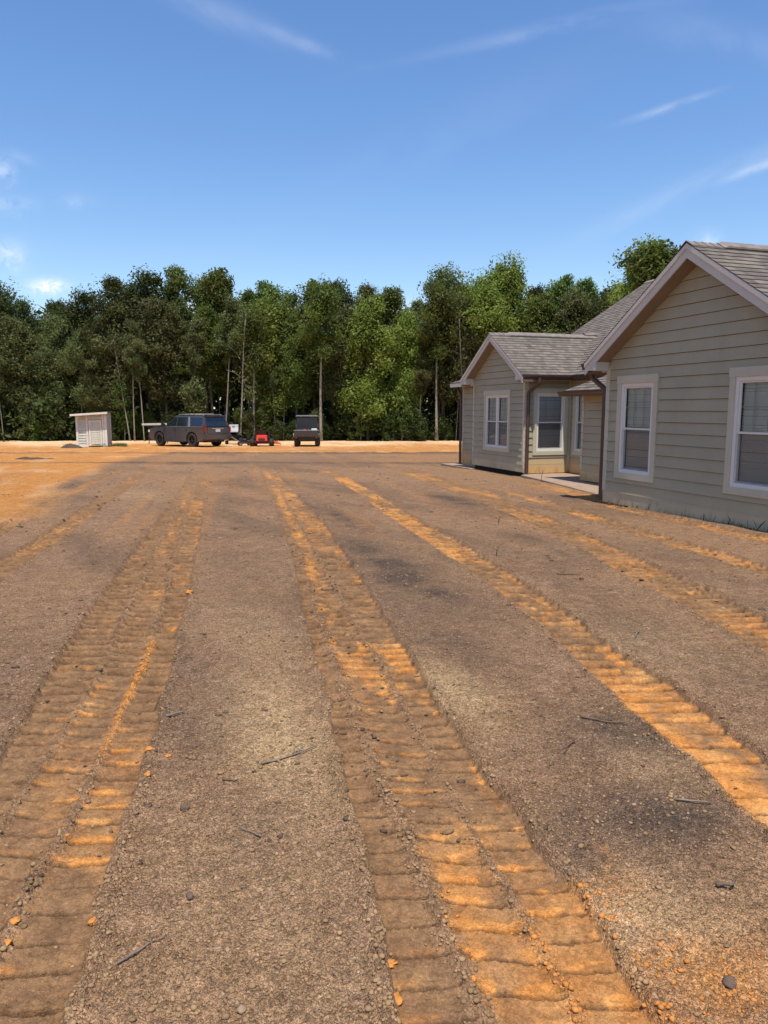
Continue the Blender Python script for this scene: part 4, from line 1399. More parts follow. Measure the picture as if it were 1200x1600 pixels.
def build_mower():
    loc, rz = face_away(411, 45.5, rad(6))
    t = thing('ride_on_mower', 'red ride-on mower with a black seat seen from behind, beside the dark buggy', 'mower', loc, rz)
    b = MB(); b.box(-.75, .55, -.34, .34, .30, .42); b.build('chassis', BLACKP, t, bevel=.01)
    e = MB(); e.hexa([(-.98, -.30, .38), (-.50, -.33, .38), (-.50, .33, .38), (-.98, .30, .38), (-.94, -.27, .74), (-.50, -.30, .80), (-.50, .30, .80), (-.94, .27, .74)])
    eo = e.build('engine_cover', MOWRED, t, bevel=.03)
    g = MB()
    for i in range(4): g.box(-.995, -.975, -.18, .18, .42 + i * .055, .445 + i * .055)
    g.build('cooling_slots', BLACKP, eo)
    s = MB(); s.box(-.40, .12, -.26, .26, .62, .74); so = s.build('seat', BLACKP, t, bevel=.03)
    bk = MB(); bk.hexa([(-.48, -.24, .72), (-.36, -.24, .72), (-.36, .24, .72), (-.48, .24, .72), (-.58, -.22, 1.14), (-.48, -.22, 1.14), (-.48, .22, 1.14), (-.58, .22, 1.14)])
    bk.build('backrest', BLACKP, so, bevel=.03)
    for sg in (-1, 1):
        lv = MB(); lv.tube([(.25, sg * .38, .45), (.30, sg * .38, .95), (.18, sg * .12, 1.02)], .016, 6); lv.build('steering_lever', BLACKP, t)
        fd = MB(); fd.box(-.75, -.05, min(sg * .30, sg * .46), max(sg * .30, sg * .46), .56, .62); fd.build('fender', BLACKP, t)
        w = wheel(t, -.58, sg * .52, .28, .26, sg, STEEL, 5)
        w2 = wheel(t, 1.05, sg * .42, .15, .14, sg, STEEL, 3)
    dk = MB(); dk.prism([(-.10, -.70), (.60, -.70), (.85, -.40), (.85, .40), (.60, .70), (-.10, .70)], 2, .16, .30)
    dk.build('mower_deck', MOWRED, t, bevel=.02)
    cc = MB(); cc.hexa([(.0, -1.02, .08), (.5, -1.02, .08), (.5, -.70, .12), (.0, -.70, .12), (.02, -.98, .20), (.48, -.98, .20), (.5, -.70, .34), (.0, -.70, .34)])
    cc.build('discharge_chute', ORANGE, t)
    rp = MB(); rp.tube([(-.66, -.36, .40), (-.70, -.36, 1.05), (-.70, -.33, 1.22)], .022, 6); rp.tube([(-.66, .36, .40), (-.70, .36, 1.05), (-.70, .33, 1.22)], .022, 6)
    rp.build('folded_roll_bar', BLACKP, t)
    t.scale = (1, 1.1, .88)
    fr = MB(); fr.bar((.5, -.3, .40), (1.1, -.40, .36), .06); fr.bar((.5, .3, .40), (1.1, .40, .36), .06); fr.build('front_fork', BLACKP, t)


def build_utv():
    loc, rz = face_away(481, 46.0, rad(3))
    t = thing('utility_buggy', 'dark side-by-side buggy with roof and cargo bed seen from behind, right of the red mower', 'buggy', loc, rz)
    hb_ = MB(); hb_.prism([(-1.35, .52), (-1.35, .60), (-.2, .60), (-.1, .42), (.75, .42), (.85, .55), (1.45, .60), (1.45, .40), (1.2, .32), (-1.2, .32)], 1, -.52, .52)
    hb_.build('chassis', BLACKP, t)
    bed = MB(); bed.box(-1.45, -.35, -.74, -.70, .60, .98); bed.box(-1.45, -.35, .70, .74, .60, .98); bed.box(-.39, -.35, -.70, .70, .60, .98); bed.box(-1.43, -.39, -.70, .70, .60, .64)
    bo = bed.build('cargo_bed', UTVP, t)
    tg = MB(); tg.box(-1.49, -1.45, -.72, .72, .62, .97); to = tg.build('tailgate', UTVP, t, bevel=.01)
    rb = MB()
    for yy in (-.45, 0, .45): rb.box(-1.505, -1.488, yy - .14, yy + .14, .70, .88)
    rb.build('pressed_panel', UTVP, to)
    sl = MB(); sl.bar((-1.46, -.76, .995), (-1.46, .76, .995), .05, .03); sl.build('bed_rail', STEEL, to)
    for sg in (-1, 1):
        tl = MB(); tl.box(-1.51, -1.49, min(sg * .55, sg * .68), max(sg * .55, sg * .68), .52, .59); tl.build('tail_light', REDL, t)
        cg = MB(); cg.tube([(-.36, sg * .70, .60), (-.34, sg * .70, 1.25), (-.20, sg * .62, 1.80), (.55, sg * .62, 1.82), (.95, sg * .68, 1.05), (1.0, sg * .68, .62)], .028, 7)
        cg.build('roll_cage_side', BLACKP, t)
        st = MB(); st.box(-.25, .22, min(sg * .08, sg * .58), max(sg * .08, sg * .58), .62, .76); so = st.build('seat', BLACKP, t, bevel=.02)
        sb = MB(); sb.box(-.33, -.22, min(sg * .08, sg * .58), max(sg * .08, sg * .58), .74, 1.32); sb.build('seat_back', BLACKP, so, bevel=.03)
        fd = MB(); fd.tube([(-1.35, sg * .74, .55), (-1.20, sg * .78, .78), (-.85, sg * .80, .82), (-.5, sg * .78, .74), (-.36, sg * .74, .5)], .05, 6); fd.build('rear_fender', UTVP, t)
        dd = MB(); dd.box(-.30, .75, min(sg * .69, sg * .73), max(sg * .69, sg * .73), .48, .92); dd.build('half_door', UTVP, t, bevel=.01)
        for xx in (-.92, 1.02): wheel(t, xx, sg * .62, .33, .25, sg, RIM, 5)
    rf = MB(); rf.hexa([(-.42, -.70, 1.80), (.80, -.70, 1.82), (.80, .70, 1.82), (-.42, .70, 1.80), (-.38, -.64, 1.88), (.74, -.64, 1.90), (.74, .64, 1.90), (-.38, .64, 1.88)])
    rf.build('roof', UTVP, t, bevel=.02)
    rs_ = MB(); rs_.box(-.37, -.345, -.62, .62, 1.02, 1.76); rs_.build('cab_dark_panel', BLACKP, t)  # added panel: darkness of the cab put in as a black plate
    hd = MB(); hd.hexa([(.85, -.62, .60), (1.50, -.50, .60), (1.50, .50, .60), (.85, .62, .60), (.85, -.60, 1.02), (1.46, -.42, .82), (1.46, .42, .82), (.85, .60, 1.02)])
    hd.build('hood', UTVP, t, bevel=.02)
    rc = MB(); rc.tube([(-.34, -.70, 1.25), (-.34, .70, 1.25)], .025, 6); rc.tube([(-.36, -.66, 1.0), (-.36, .66, 1.0)], .02, 6)
    rc.build('rear_cross_tube', BLACKP, t)
    wp = MB(); wp.box(-1.0, -.70, -.62, -.30, .985, 1.09); o = wp.build('storage_box', WHITEP, None)
    o.location = loc; o.rotation_euler = (0, 0, rz)
    tag(o, 'small white box sitting on the dark buggy beneath its roof', 'box')
    wp.v = []
    cn = MB(); cn.lathe([(0, 0), (.07, .0), (.07, .16), (.055, .19), (0, .19)], 'Z', (0, 0, 0), 12); o2 = cn.build('fuel_can', MOWRED, None)
    v = Matrix.Rotation(rz, 3, 'Z') @ Vector((-1.0, .12, .641 + .20))
    bb = MB()
    o2.location = (loc[0] + v.x, loc[1] + v.y, loc[2] + .641)
    o2.scale = (1, 1, 2.2)
    tag(o2, 'small red can standing in the cargo bed of the dark buggy', 'can')


def build_quad():
    loc, rz = face_away(366, 49.5, rad(12))
    t = thing('quad_bike', 'dark quad bike with a white rear box, partly behind the tail of the grey SUV', 'quad bike', loc, rz)
    c = MB(); c.prism([(-.75, .45), (-.70, .62), (-.1, .78), (.25, .72), (.5, .86), (.85, .74), (.85, .45), (.4, .34), (-.5, .34)], 1, -.20, .20); c.build('frame', BLACKP, t, bevel=.03)
    s = MB(); s.box(-.62, .12, -.17, .17, .78, .90); s.build('seat', BLACKP, t, bevel=.04)
    for sg in (-1, 1):
        f = MB(); f.hexa([(-.95, sg * .2, .66), (-.25, sg * .2, .66), (-.25, sg * .55, .58), (-.95, sg * .55, .58), (-.95, sg * .2, .74), (-.25, sg * .2, .74), (-.3, sg * .52, .66), (-.9, sg * .52, .66)]); f.build('rear_fender', UTVP, t)
        f = MB(); f.hexa([(.3, sg * .2, .66), (.95, sg * .2, .66), (.95, sg * .55, .58), (.3, sg * .55, .58), (.3, sg * .2, .76), (.95, sg * .2, .76), (.9, sg * .52, .66), (.35, sg * .52, .66)]); f.build('front_fender', UTVP, t)
        for xx in (-.62, .62): wheel(t, xx, sg * .45, .30, .22, sg, RIM, 4)
        h = MB(); h.tube([(.28, sg * .04, 1.0), (.22, sg * .2, 1.08), (.12, sg * .38, 1.08)], .016, 6); h.build('handlebar', BLACKP, t)
    st = MB(); st.tube([(.45, 0, .78), (.28, 0, 1.02)], .03, 8); st.build('steering_column', BLACKP, t)
    rk = MB()
    for yy in (-.3, -.1, .1, .3): rk.tube([(-.98, yy, .80), (-.42, yy, .80)], .010, 6)
    rk.tube([(-.98, -.34, .80), (-.98, .34, .80)], .014, 6); rk.tube([(-.42, -.34, .80), (-.42, .34, .80)], .014, 6); rk.tube([(-.7, -.3, .62), (-.7, -.3, .8)], .012, 6); rk.tube([(-.7, .3, .62), (-.7, .3, .8)], .012, 6)
    rk.build('cargo_rack', BLACKP, t)
    bx = MB(); bx.hexa([(-.96, -.30, .815), (-.44, -.30, .815), (-.44, .30, .815), (-.96, .30, .815), (-.98, -.32, 1.22), (-.42, -.32, 1.22), (-.42, .32, 1.22), (-.98, .32, 1.22)])
    o = bx.build('cooler', WHITEP, None, bevel=.03); o.location = loc; o.rotation_euler = (0, 0, rz)
    tag(o, 'white cooler box strapped on the rack of the quad bike by the SUV', 'cooler')
    ld = MB(); ld.box(-.99, -.41, -.33, .33, 1.225, 1.29); ld.build('lid', WHITEP, o, bevel=.02)
    lt = MB(); lt.box(-.995, -.98, -.08, .08, 1.14, 1.23); lt.build('latch', STEEL, o)


def build_cart():
    loc, rz = face_away(383, 46.5, rad(-70))
    t = thing('push_mower', 'small low push mower with a long angled handle, between the SUV and the red mower', 'mower', loc, rz)
    d = MB(); d.prism([(-.36, -.24), (.22, -.26), (.38, -.12), (.38, .12), (.22, .26), (-.36, .24)], 2, .12, .26); d.build('deck', UTVP, t, bevel=.02)
    e = MB(); e.lathe([(0, .26), (.16, .26), (.17, .36), (.13, .44), (0, .46)], 'Z', (0, 0, 0), 14); e.build('engine', BLACKP, t)
    for xx in (-.30, .30):
        for sg in (-1, 1): wheel(t, xx, sg * .28, .11, .06, sg, STEEL, 4)
    h = MB(); h.tube([(-.30, -.22, .22), (-1.15, -.22, .78), (-1.28, -.18, .84), (-1.28, .18, .84), (-1.15, .22, .78), (-.30, .22, .22)], .014, 6); h.build('handle', STEEL, t)


def build_board():
    # white pipe on two trestles beyond the nose of the grey car
    x0, y0 = place(225, 49.0); x1, y1 = place(262, 50.5)
    z = float(terrain(np.array([x0]), np.array([y0]))[0])
    t = thing('white_beam', 'long white beam resting level on trestles beyond the bonnet of the grey SUV', 'beam', (x0, y0, z))
    b = MB(); b.bar((0, 0, 1.30), (x1 - x0, y1 - y0, 1.30), .12, .13); b.build('beam', PAINTW, t)
    for f in (.42, .85):
        cx, cy = (x1 - x0) * f, (y1 - y0) * f
        tr = MB()
        for sx in (-.28, .28):
            for sy in (-.18, .18): tr.bar((cx + sx * .5, cy + sy * .3, 1.18), (cx + sx, cy + sy, 0), .05)
        tr.bar((cx - .3, cy, 1.17), (cx + .3, cy, 1.17), .06)
        tr.build('trestle', SHEDIN, t)


build_mower(); build_utv(); build_quad(); build_cart(); build_board()


# ------------------------------------------------------------------ trees
def leaf_material(name, dark, light, yellow=None):
    t = NT(name, .55, .25)
    oi = t.N.new('ShaderNodeObjectInfo')
    n = t.noise(.55, 4)
    c = t.mix(t.ramp(n, .35, .68), dark, light)
    if yellow: c = t.mix(t.ramp(t.noise(.9, 3, t.coord('Object', (1.3, 1.3, .8))), .56, .72, 0, .8), c, yellow)
    geo = t.N.new('ShaderNodeNewGeometry')
    # each leaf a little different
    c = t.mix(t.ramp(geo.outputs['Random Per Island'], 0, 1, 0, .5), c, tuple(v * 1.3 for v in light))
    hs = t.N.new('ShaderNodeHueSaturation'); t.L.new(c, hs.inputs['Color'])
    t.L.new(t.ramp(oi.outputs['Random'], 0, 1, .475, .525), hs.inputs['Hue'])
    t.L.new(t.ramp(oi.outputs['Random'], 0, 1, .75, 1.30), hs.inputs['Value'])
    c = hs.outputs[0]
    t.base(c)
    tl = t.N.new('ShaderNodeBsdfTranslucent'); t.L.new(c, tl.inputs[0])
    mx = t.N.new('ShaderNodeMixShader'); mx.inputs[0].default_value = .45
    out = t.N['Material Output']
    t.L.new(t.b.outputs[0], mx.inputs[1]); t.L.new(tl.outputs[0], mx.inputs[2]); t.L.new(mx.outputs[0], out.inputs[0])
    return t.m


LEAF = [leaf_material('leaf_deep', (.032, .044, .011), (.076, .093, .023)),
        leaf_material('leaf_mid', (.066, .097, .018), (.148, .192, .040)),
        leaf_material('leaf_bright', (.108, .150, .022), (.225, .278, .052)),
        leaf_material('leaf_olive', (.070, .080, .026), (.148, .160, .054)),
        leaf_material('leaf_yellowing', (.070, .095, .024), (.140, .170, .042), (.34, .25, .05))]


def bark_material(name, a, b):
    t = NT(name, .9, .15)
    n = t.noise(6, 6, t.coord('Object', (3, 3, .6)))
    t.base(t.mix(t.ramp(n, .35, .68), a, b)); t.bump(n, .6, .02)
    return t.m


BARK = bark_material('bark_brown', (.070, .055, .042), (.14, .115, .09))
BARKP = bark_material('bark_pale', (.17, .15, .12), (.36, .32, .26))


def leaf_cloud(cent, rad3, n, size, up=.35):
    """n leaf-clump faces around centres: returns verts, quads"""
    m = len(cent)
    idx = rng.integers(0, m, n)
    d = rng.normal(size=(n, 3)); d /= np.linalg.norm(d, axis=1)[:, None]
    rr = rng.random(n) ** (1 / 1.9) * (1 + .18 * (rng.random(n) > .85))
    p = cent[idx] + d * rr[:, None] * rad3[idx]
    nrm = rng.normal(size=(n, 3)) * .8 + d * .9; nrm[:, 2] += up + .15
    nrm /= np.linalg.norm(nrm, axis=1)[:, None]
    a = np.cross(nrm, rng.normal(size=(n, 3))); a /= np.linalg.norm(a, axis=1)[:, None]
    b = np.cross(nrm, a)
    s = size * (.55 + .9 * rng.random(n))[:, None]
    w = .34 + .2 * rng.random(n)[:, None]
    V = np.stack([p - a * s, p - b * s * w + a * s * .1 + nrm * s * .12, p + a * s * 1.0 - nrm * s * .1, p + b * s * w + a * s * .1 + nrm * s * .12], 1).reshape(-1, 3)
    Fq = np.arange(n * 4).reshape(n, 4)
    return V, Fq


def make_tree(name, H, crown_lo, cw, nleaf, lsize, leafm, barkm, tr=.14, lean=0.0, density=1.0, seed=0, gaps=.25, limbs=22, topw=.5):
    """tree with a tapered trunk, limbs and clumped foliage; returns the root empty"""
    global rng
    rng = np.random.default_rng(seed); rd = random.Random(seed)
    root = bpy.data.objects.new(name, None)
    tk = MB(); pts = []; rs = []
    n = 9; ph = rd.uniform(0, 6)
    for i in range(n):
        f = i / (n - 1)
        pts.append((lean * H * f ** 1.4 + .18 * math.sin(f * 4 + ph) * f, .18 * math.cos(f * 3.3 + ph) * f, -.25 + (H * .93 + .25) * f)); rs.append(tr * (1 - .86 * f) + .012)
    rs[0] *= 1.35
    tk.tube(pts, rs, 8)
    cs, cr = [], []
    P = [Vector(p) for p in pts]
    def along(f):
        q = f * (n - 1); i = min(int(q), n - 2); return P[i].lerp(P[i + 1], q - i)
    for k in range(limbs):
        f = crown_lo + (1 - crown_lo) * ((k + rd.random() * .8) / limbs) ** .9
        f = min(f, .985)
        base = along(f)
        g = (f - crown_lo) / (1 - crown_lo)
        prof = math.sin(math.pi * min(1, (.10 + .80 * g)) ** .85) * (1 - topw * g * .5)
        ln = cw * .5 * max(.25, prof) * rd.uniform(.55, 1.15)
        az = k * 2.4 + rd.uniform(-.5, .5)
        el = rd.uniform(.15, .75) + .35 * g
        d = Vector((math.cos(az) * math.cos(el), math.sin(az) * math.cos(el), math.sin(el)))
        m1 = base + d * ln * .5 + Vector((0, 0, .08 * ln)); e = base + d * ln + Vector((0, 0, rd.uniform(-.25, .15) * ln))
        r0 = max(.016, tr * (1 - f) * .55)
        tk.tube([base, m1, e], [r0, r0 * .6, .010], 5)
        if rd.random() < gaps * .5: continue
        for q in range(rd.randint(3, 6)):
            t_ = rd.uniform(.2, 1.12)
            c = base.lerp(e, t_) + Vector((rd.gauss(0, 1), rd.gauss(0, 1), rd.gauss(0, .8))) * .16 * cw * .5
            cs.append(c[:]); s_ = rd.uniform(.10, .24) * cw * .9
            cr.append((s_, s_, s_ * rd.uniform(.8, 1.5)))
    top = along(1.0)
    for q in range(4):
        cs.append((top.x + rd.gauss(0, .3), top.y + rd.gauss(0, .3), H - rd.uniform(.2, 1.1))); cr.append((.5, .5, .55))
    tko = tk.build('trunk', barkm, root, smooth=True)
    V, Fq = leaf_cloud(np.array(cs), np.array(cr), int(nleaf * density), lsize)
    cro = np_mesh('crown', V, Fq, leafm, root)
    return root


def copy_tree(src, loc, rz, sc3, label, cat, group=None, mats=None):
    r = src.copy(); COL.objects.link(r)
    r.location = loc; r.rotation_euler = (0, 0, rz); r.scale = sc3
    tag(r, label, cat, group)
    for ch in list(src.children):
        c = ch.copy(); COL.objects.link(c); c.parent = r
    return r


def tz(x, y): return float(terrain(np.array([float(x)]), np.array([float(y)]))[0])


PROTO = {}


def build_protos():
    PROTO['tall_deep'] = make_tree('deciduous_tree', 13, .40, 5.4, 15000, 0.113, LEAF[0], BARK, .15, seed=1, limbs=26, gaps=.6)
    PROTO['tall_mid'] = make_tree('deciduous_tree', 13, .36, 5.0, 18000, 0.116, LEAF[1], BARK, .14, seed=2, limbs=26)
    PROTO['tall_mid2'] = make_tree('deciduous_tree', 13, .48, 4.4, 15000, 0.108, LEAF[1], BARK, .13, seed=3, limbs=24, gaps=.5)
    PROTO['airy'] = make_tree('deciduous_tree', 13, .40, 4.8, 11400, 0.101, LEAF[3], BARK, .12, seed=4, limbs=24, gaps=.8)
    PROTO['bright'] = make_tree('deciduous_tree', 11, .12, 5.6, 20400, 0.116, LEAF[2], BARK, .13, seed=5, limbs=34)
    PROTO['bright2'] = make_tree('deciduous_tree', 12, .28, 5.0, 18000, 0.116, LEAF[2], BARK, .13, seed=6, limbs=28)
    PROTO['olive'] = make_tree('deciduous_tree', 12, .30, 5.4, 18000, 0.108, LEAF[3], BARK, .14, seed=7, limbs=28)
    PROTO['yellowing'] = make_tree('deciduous_tree', 13, .40, 4.6, 13200, 0.108, LEAF[4], BARK, .12, seed=8, limbs=24, gaps=.6)
    PROTO['pale_trunk'] = make_tree('tall_thin_tree', 13, .60, 4.2, 13200, 0.108, LEAF[1], BARKP, .125, seed=9, limbs=20)
    PROTO['slim'] = make_tree('tall_thin_tree', 12, .62, 3.0, 7800, 0.101, LEAF[3], BARKP, .07, lean=.03, seed=10, limbs=14, gaps=.7)
    PROTO['sapling'] = make_tree('sapling', 5.5, .22, 2.8, 3600, .11, LEAF[1], BARKP, .045, seed=12, limbs=14, gaps=.3)
    PROTO['sapling2'] = make_tree('sapling', 4.5, .15, 3.0, 3600, .11, LEAF[3], BARK, .04, seed=13, limbs=14)
    PROTO['bare'] = make_tree('bare_tree', 12, .35, 5.0, 700, .12, LEAF[3], BARKP, .085, lean=.07, seed=21, limbs=20, gaps=1.6)
    PROTO['bush'] = make_tree('bush', 2.4, .05, 2.8, 2400, .10, LEAF[1], BARK, .03, seed=14, limbs=14)
    PROTO['bush2'] = make_tree('bush', 1.8, .05, 2.6, 2000, .09, LEAF[0], BARK, .03, seed=15, limbs=12)


build_protos()
PH = dict(bare=12, tall_deep=13, tall_mid=13, tall_mid2=13, airy=13, bright=11, bright2=12, olive=12, yellowing=13, pale_trunk=13, slim=12, sapling=5.5, sapling2=4.5, bush=2.4, bush2=1.8)
_used = set()


TILT = random.Random(4)


def tilt(o, kind):
    k = 3.2 if kind in ('slim', 'bare', 'sapling') else 1.3
    o.rotation_euler.x = rad(TILT.gauss(0, k)); o.rotation_euler.y = rad(TILT.gauss(0, k))
    return o


def plant(kind, px, depth, top=None, label=None, cat='tree', group=None, wide=1.0, h=None, rz=None):
    """top: slope of the crown's top above the eye, as a height in the 1155-long view"""
    x, y = place(px, depth)
    z = tz(x, y)
    if h is None:
        h = (640 - top) / 1155.0 * depth * 1.0 + EYE - z
    s = h / PH[kind]
    r = random.uniform(0, 6.28) if rz is None else rz
    loc = (x, y, z)
    if kind not in _used:
        _used.add(kind)
        t = PROTO[kind]; COL.objects.link(t); t.location = loc; t.rotation_euler = (0, 0, r); t.scale = (s * wide, s * wide, s); tag(t, label, cat, group)
        return tilt(t, kind)
    return tilt(copy_tree(PROTO[kind], loc, r, (s * wide, s * wide, s), label, cat, group), kind)


def build_wood():
    # trees that make the skyline, left to right
    sky = [('tall_deep', 8, 60, 428, 'dark tree at the far left end of the wood, left of the white cloud'),
           ('tall_deep', 45, 63, 462, 'dark tree in the gap left of the white cloud low over the wood'),
           ('tall_deep', 100, 62, 462, 'dark tree standing straight behind the shed, below the low white cloud'),
           ('tall_deep', 150, 61, 448, 'dark rounded tree rising behind the right edge of the shed roof'),
           ('tall_deep', 192, 60, 428, 'left of the two full dark crowns above the gap between shed and SUV'),
           ('tall_deep', 238, 61, 420, 'broad dark crown standing highest between the shed and the SUV'),
           ('yellowing', 284, 62, 418, 'thin tree with yellowing leaves standing above the bonnet of the SUV'),
           ('tall_mid2', 325, 64, 436, 'loose crown with sky showing through, above the roof of the SUV'),
           ('tall_mid', 360, 61, 424, 'tall round-topped tree straight above the tail of the SUV'),
           ('tall_mid2', 400, 65, 452, 'lower crown in the dip of the skyline left of the red mower'),
           ('tall_mid', 426, 61, 442, 'green crown rising right above the red mower'),
           ('airy', 470, 64, 458, 'loose small crown in the skyline left above the dark buggy'),
           ('tall_mid', 492, 61, 440, 'round crown standing above the dark buggy'),
           ('tall_deep', 534, 62, 432, 'pointed dark crown just right of the one above the buggy'),
           ('airy', 572, 65, 446, 'airy crown letting sky through, first right of the pointed dark crown'),
           ('tall_mid2', 612, 62, 448, 'small round crown over the bright green tree in the middle'),
           ('airy', 645, 65, 468, 'low thin crown in the widest dip of the skyline right of centre'),
           ('olive', 684, 61, 428, 'tall grey-green crown rising left of the far gable'),
           ('bright2', 716, 62, 442, 'light green crown directly right of the tall grey-green one'),
           ('bright2', 748, 60, 434, 'light green full crown over the peak of the far gable'),
           ('bright2', 790, 59, 412, 'tallest light green tree behind the far gable roof'),
           ('tall_deep', 838, 62, 440, 'dark crown right of the tallest light green tree'),
           ('tall_mid', 875, 60, 434, 'rounded crown over the middle of the far gable ridge'),
           ('tall_mid2', 908, 64, 436, 'crown with gaps over the right end of the far gable ridge'),
           ('tall_deep', 940, 62, 444, 'dark crown in the dip left of the tree by the near gable')]
    for k, (kind, px, dep, top, lab) in enumerate(sky):
        plant(kind, px, dep, top + 9, lab, 'tree', 'trees of the wood edge', wide=random.uniform(.85, 1.1))
    plant('bright2', 985, 44, 400, 'big green tree right behind the house, left of the near gable peak', 'tree', 'trees behind the house', 1.0)
    plant('tall_mid', 1012, 40, 391, 'tall leafy tree touching the near gable slope, highest behind the house', 'tree', 'trees behind the house', 1.3)
    plant('tall_mid2', 1052, 42, 398, 'tree just showing its leaves over the near gable slope by the peak', 'tree', 'trees behind the house', 1.0)
    plant('tall_deep', 955, 50, 448, 'dark tree seen over the main roof beside the big green tree', 'tree', 'trees behind the house', 1.0)
    # front row: trees one can tell apart by their trunks and crowns
    front = [('bright', 575, 57.5, 478, 'bright green bushy tree branching low, in the middle of the wood edge', 1.0),
             ('bright2', 632, 58, 498, 'light green tree leaning on the right side of the bright bushy one', .9),
             ('pale_trunk', 502, 56.5, 452, 'tall tree with a bare pale trunk right beside the dark buggy', 1.0),
             ('pale_trunk', 682, 57, 455, 'tree with a bare pinkish trunk left of the far gable', .95),
             ('slim', 655, 57, 560, 'short crooked thin tree left of the bare pinkish trunk', 1.2),
             ('pale_trunk', 398, 57, 490, 'forked leaning tree with pale limbs behind the red mower', 1.0),
             ('bare', 376, 56.8, 480, 'leaning nearly leafless tree with spread pale limbs, left of the red mower', 1.0),
             ('bare', 728, 57, 490, 'nearly leafless tree with brown twigs just left of the far gable', .9),
             ('bare', 205, 57.2, 520, 'nearly leafless pale tree between the shed and the white beam', .8),
             ('slim', 352, 58, 470, 'slim pale tree rising behind the tail of the SUV', 1.0),
             ('slim', 296, 57.5, 500, 'slim pale tree rising behind the roof bars of the SUV', 1.0),
             ('slim', 227, 56.5, 520, 'slim bare stem just left of the bonnet of the SUV', .9),
             ('slim', 212, 57, 505, 'slim leaning stem, second to the left of the SUV bonnet', .9),
             ('airy', 130, 57, 520, 'grey-green tree whose branches hang behind the shed roof', 1.0),
             ('olive', 160, 57.2, 590, 'low leafy tree right behind the shed with branches over its roof', 1.3),
             ('slim', 8, 56.5, 560, 'leaning pale stem at the far left edge of the wood', .9),
             ('olive', 40, 58, 505, 'grey-green tree with hanging foliage left of the shed', 1.1),
             ('olive', 90, 58.5, 500, 'grey-green tree just left of the shed', 1.0),
             ('olive', 195, 59, 475, 'grey-green full tree standing right of the shed', 1.1),
             ('olive', 262, 59, 480, 'grey-green tree over the bonnet of the SUV', 1.1),
             ('tall_mid2', 335, 59, 485, 'green tree with hanging sprays behind the SUV roof', 1.1),
             ('bright2', 430, 59, 478, 'yellow-green tree behind the red mower', 1.0),
             ('tall_mid', 465, 58.5, 500, 'green tree just left of the pale trunk by the buggy', 1.0),
             ('olive', 535, 59, 490, 'grey-green tree between the pale trunk and the bright bushy tree', .9),
             ('airy', 720, 57.5, 470, 'tree with brownish thin twigs beside the far gable eave', 1.1),
             ('olive', 690, 59, 470, 'grey-green tree behind the pinkish trunk', 1.0),
             ('bright2', 765, 57, 455, 'light green tree standing against the far gable roof', 1.1),
             ('tall_mid', 830, 57, 470, 'green tree just above the ridge of the far gable', 1.1),
             ('olive', 890, 57, 465, 'grey-green tree above the junction of far gable and main roof', 1.1),
             ('tall_deep', 930, 56, 470, 'dark tree low over the main roof', 1.1)]
    for kind, px, dep, top, lab, wd in front:
        plant(kind, px, dep, top, lab, 'tree', 'front trees of the wood', wd)
    # many more trunks and crowns in the depth of the wood
    kinds = ['tall_deep', 'tall_mid', 'tall_mid2', 'olive', 'airy', 'tall_deep', 'yellowing']
    for k in range(62):
        px = -220 + k * 21 + random.uniform(-9, 9); dep = random.choice((65, 68, 72, 76)) + random.uniform(-1.5, 1.5)
        plant(random.choice(kinds), px, dep, 486 + random.uniform(0, 30), 'tree standing deep in the shade of the wood behind the front trees', 'tree', 'trees deep in the wood', random.uniform(.95, 1.2))
    # thin stems in the shade
    for k in range(26):
        px = random.uniform(-60, 730); dep = random.uniform(57.5, 62)
        plant('slim', px, dep, random.uniform(500, 560), 'thin pale stem among the trees of the wood edge', 'tree', 'thin stems in the wood', .8)
    # the wood goes on past the left side of the view
    for k in range(34):
        px = -60 - k * 48 + random.uniform(-14, 14)
        dep = 58 * (1 + k * .0) / 1.0 + random.uniform(0, 5)
        ang = math.atan((px - 600) / 1155.0)
        R_ = 64 + random.uniform(0, 6)
        a2 = YAW - rad(27.5) - rad(1.9) * (k + .5)
        x, y = R_ * math.sin(a2), R_ * math.cos(a2)
        kd = random.choice(kinds + ['olive', 'bright2'])
        h = random.uniform(12.5, 14.5); s = h / PH[kd]
        copy_tree(PROTO[kd], (x, y, tz(x, y)), random.uniform(0, 6), (s * 1.25, s * 1.25, s), 'tree of the wood past the left side of the yard', 'tree', 'trees past the left side')
    # understorey
    for k in range(58):
        px = -30 + k * 13.2 + random.uniform(-6, 6); dep = 56.5 + random.uniform(0, 3.2)
        kd = random.choice(['bush', 'bush2', 'bush2', 'sapling', 'sapling2'])
        h = random.uniform(.7, 2.0) if 'bush' in kd else random.uniform(2.2, 5.0)
        lab = 'leafy bush at the foot of the wood edge' if 'bush' in kd else 'young leafy sapling at the foot of the wood edge'
        plant(kd, px, dep, label=lab, cat='bush' if 'bush' in kd else 'sapling', group='bushes at the wood edge' if 'bush' in kd else 'saplings at the wood edge', h=h)
    # mass of foliage deep inside and beyond, and leaf litter growth
    n = 900
    ang = np.random.default_rng(3).uniform(rad(-78), rad(34), n) + YAW
    R_ = np.random.default_rng(4).uniform(78, 88, n)
    hh = np.random.default_rng(6).uniform(0, 10.0, n)
    x, y = R_ * np.sin(ang), R_ * np.cos(ang)
    c = np.stack([x, y, terrain(x, y) + hh], 1)
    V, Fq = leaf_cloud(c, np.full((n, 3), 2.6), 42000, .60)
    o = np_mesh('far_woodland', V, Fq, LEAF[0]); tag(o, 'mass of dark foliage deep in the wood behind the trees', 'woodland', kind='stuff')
    n = 700
    ang = np.random.default_rng(13).uniform(rad(-75), rad(20), n) + YAW
    R_ = np.random.default_rng(14).uniform(62, 70, n)
    x, y = R_ * np.sin(ang), R_ * np.cos(ang)
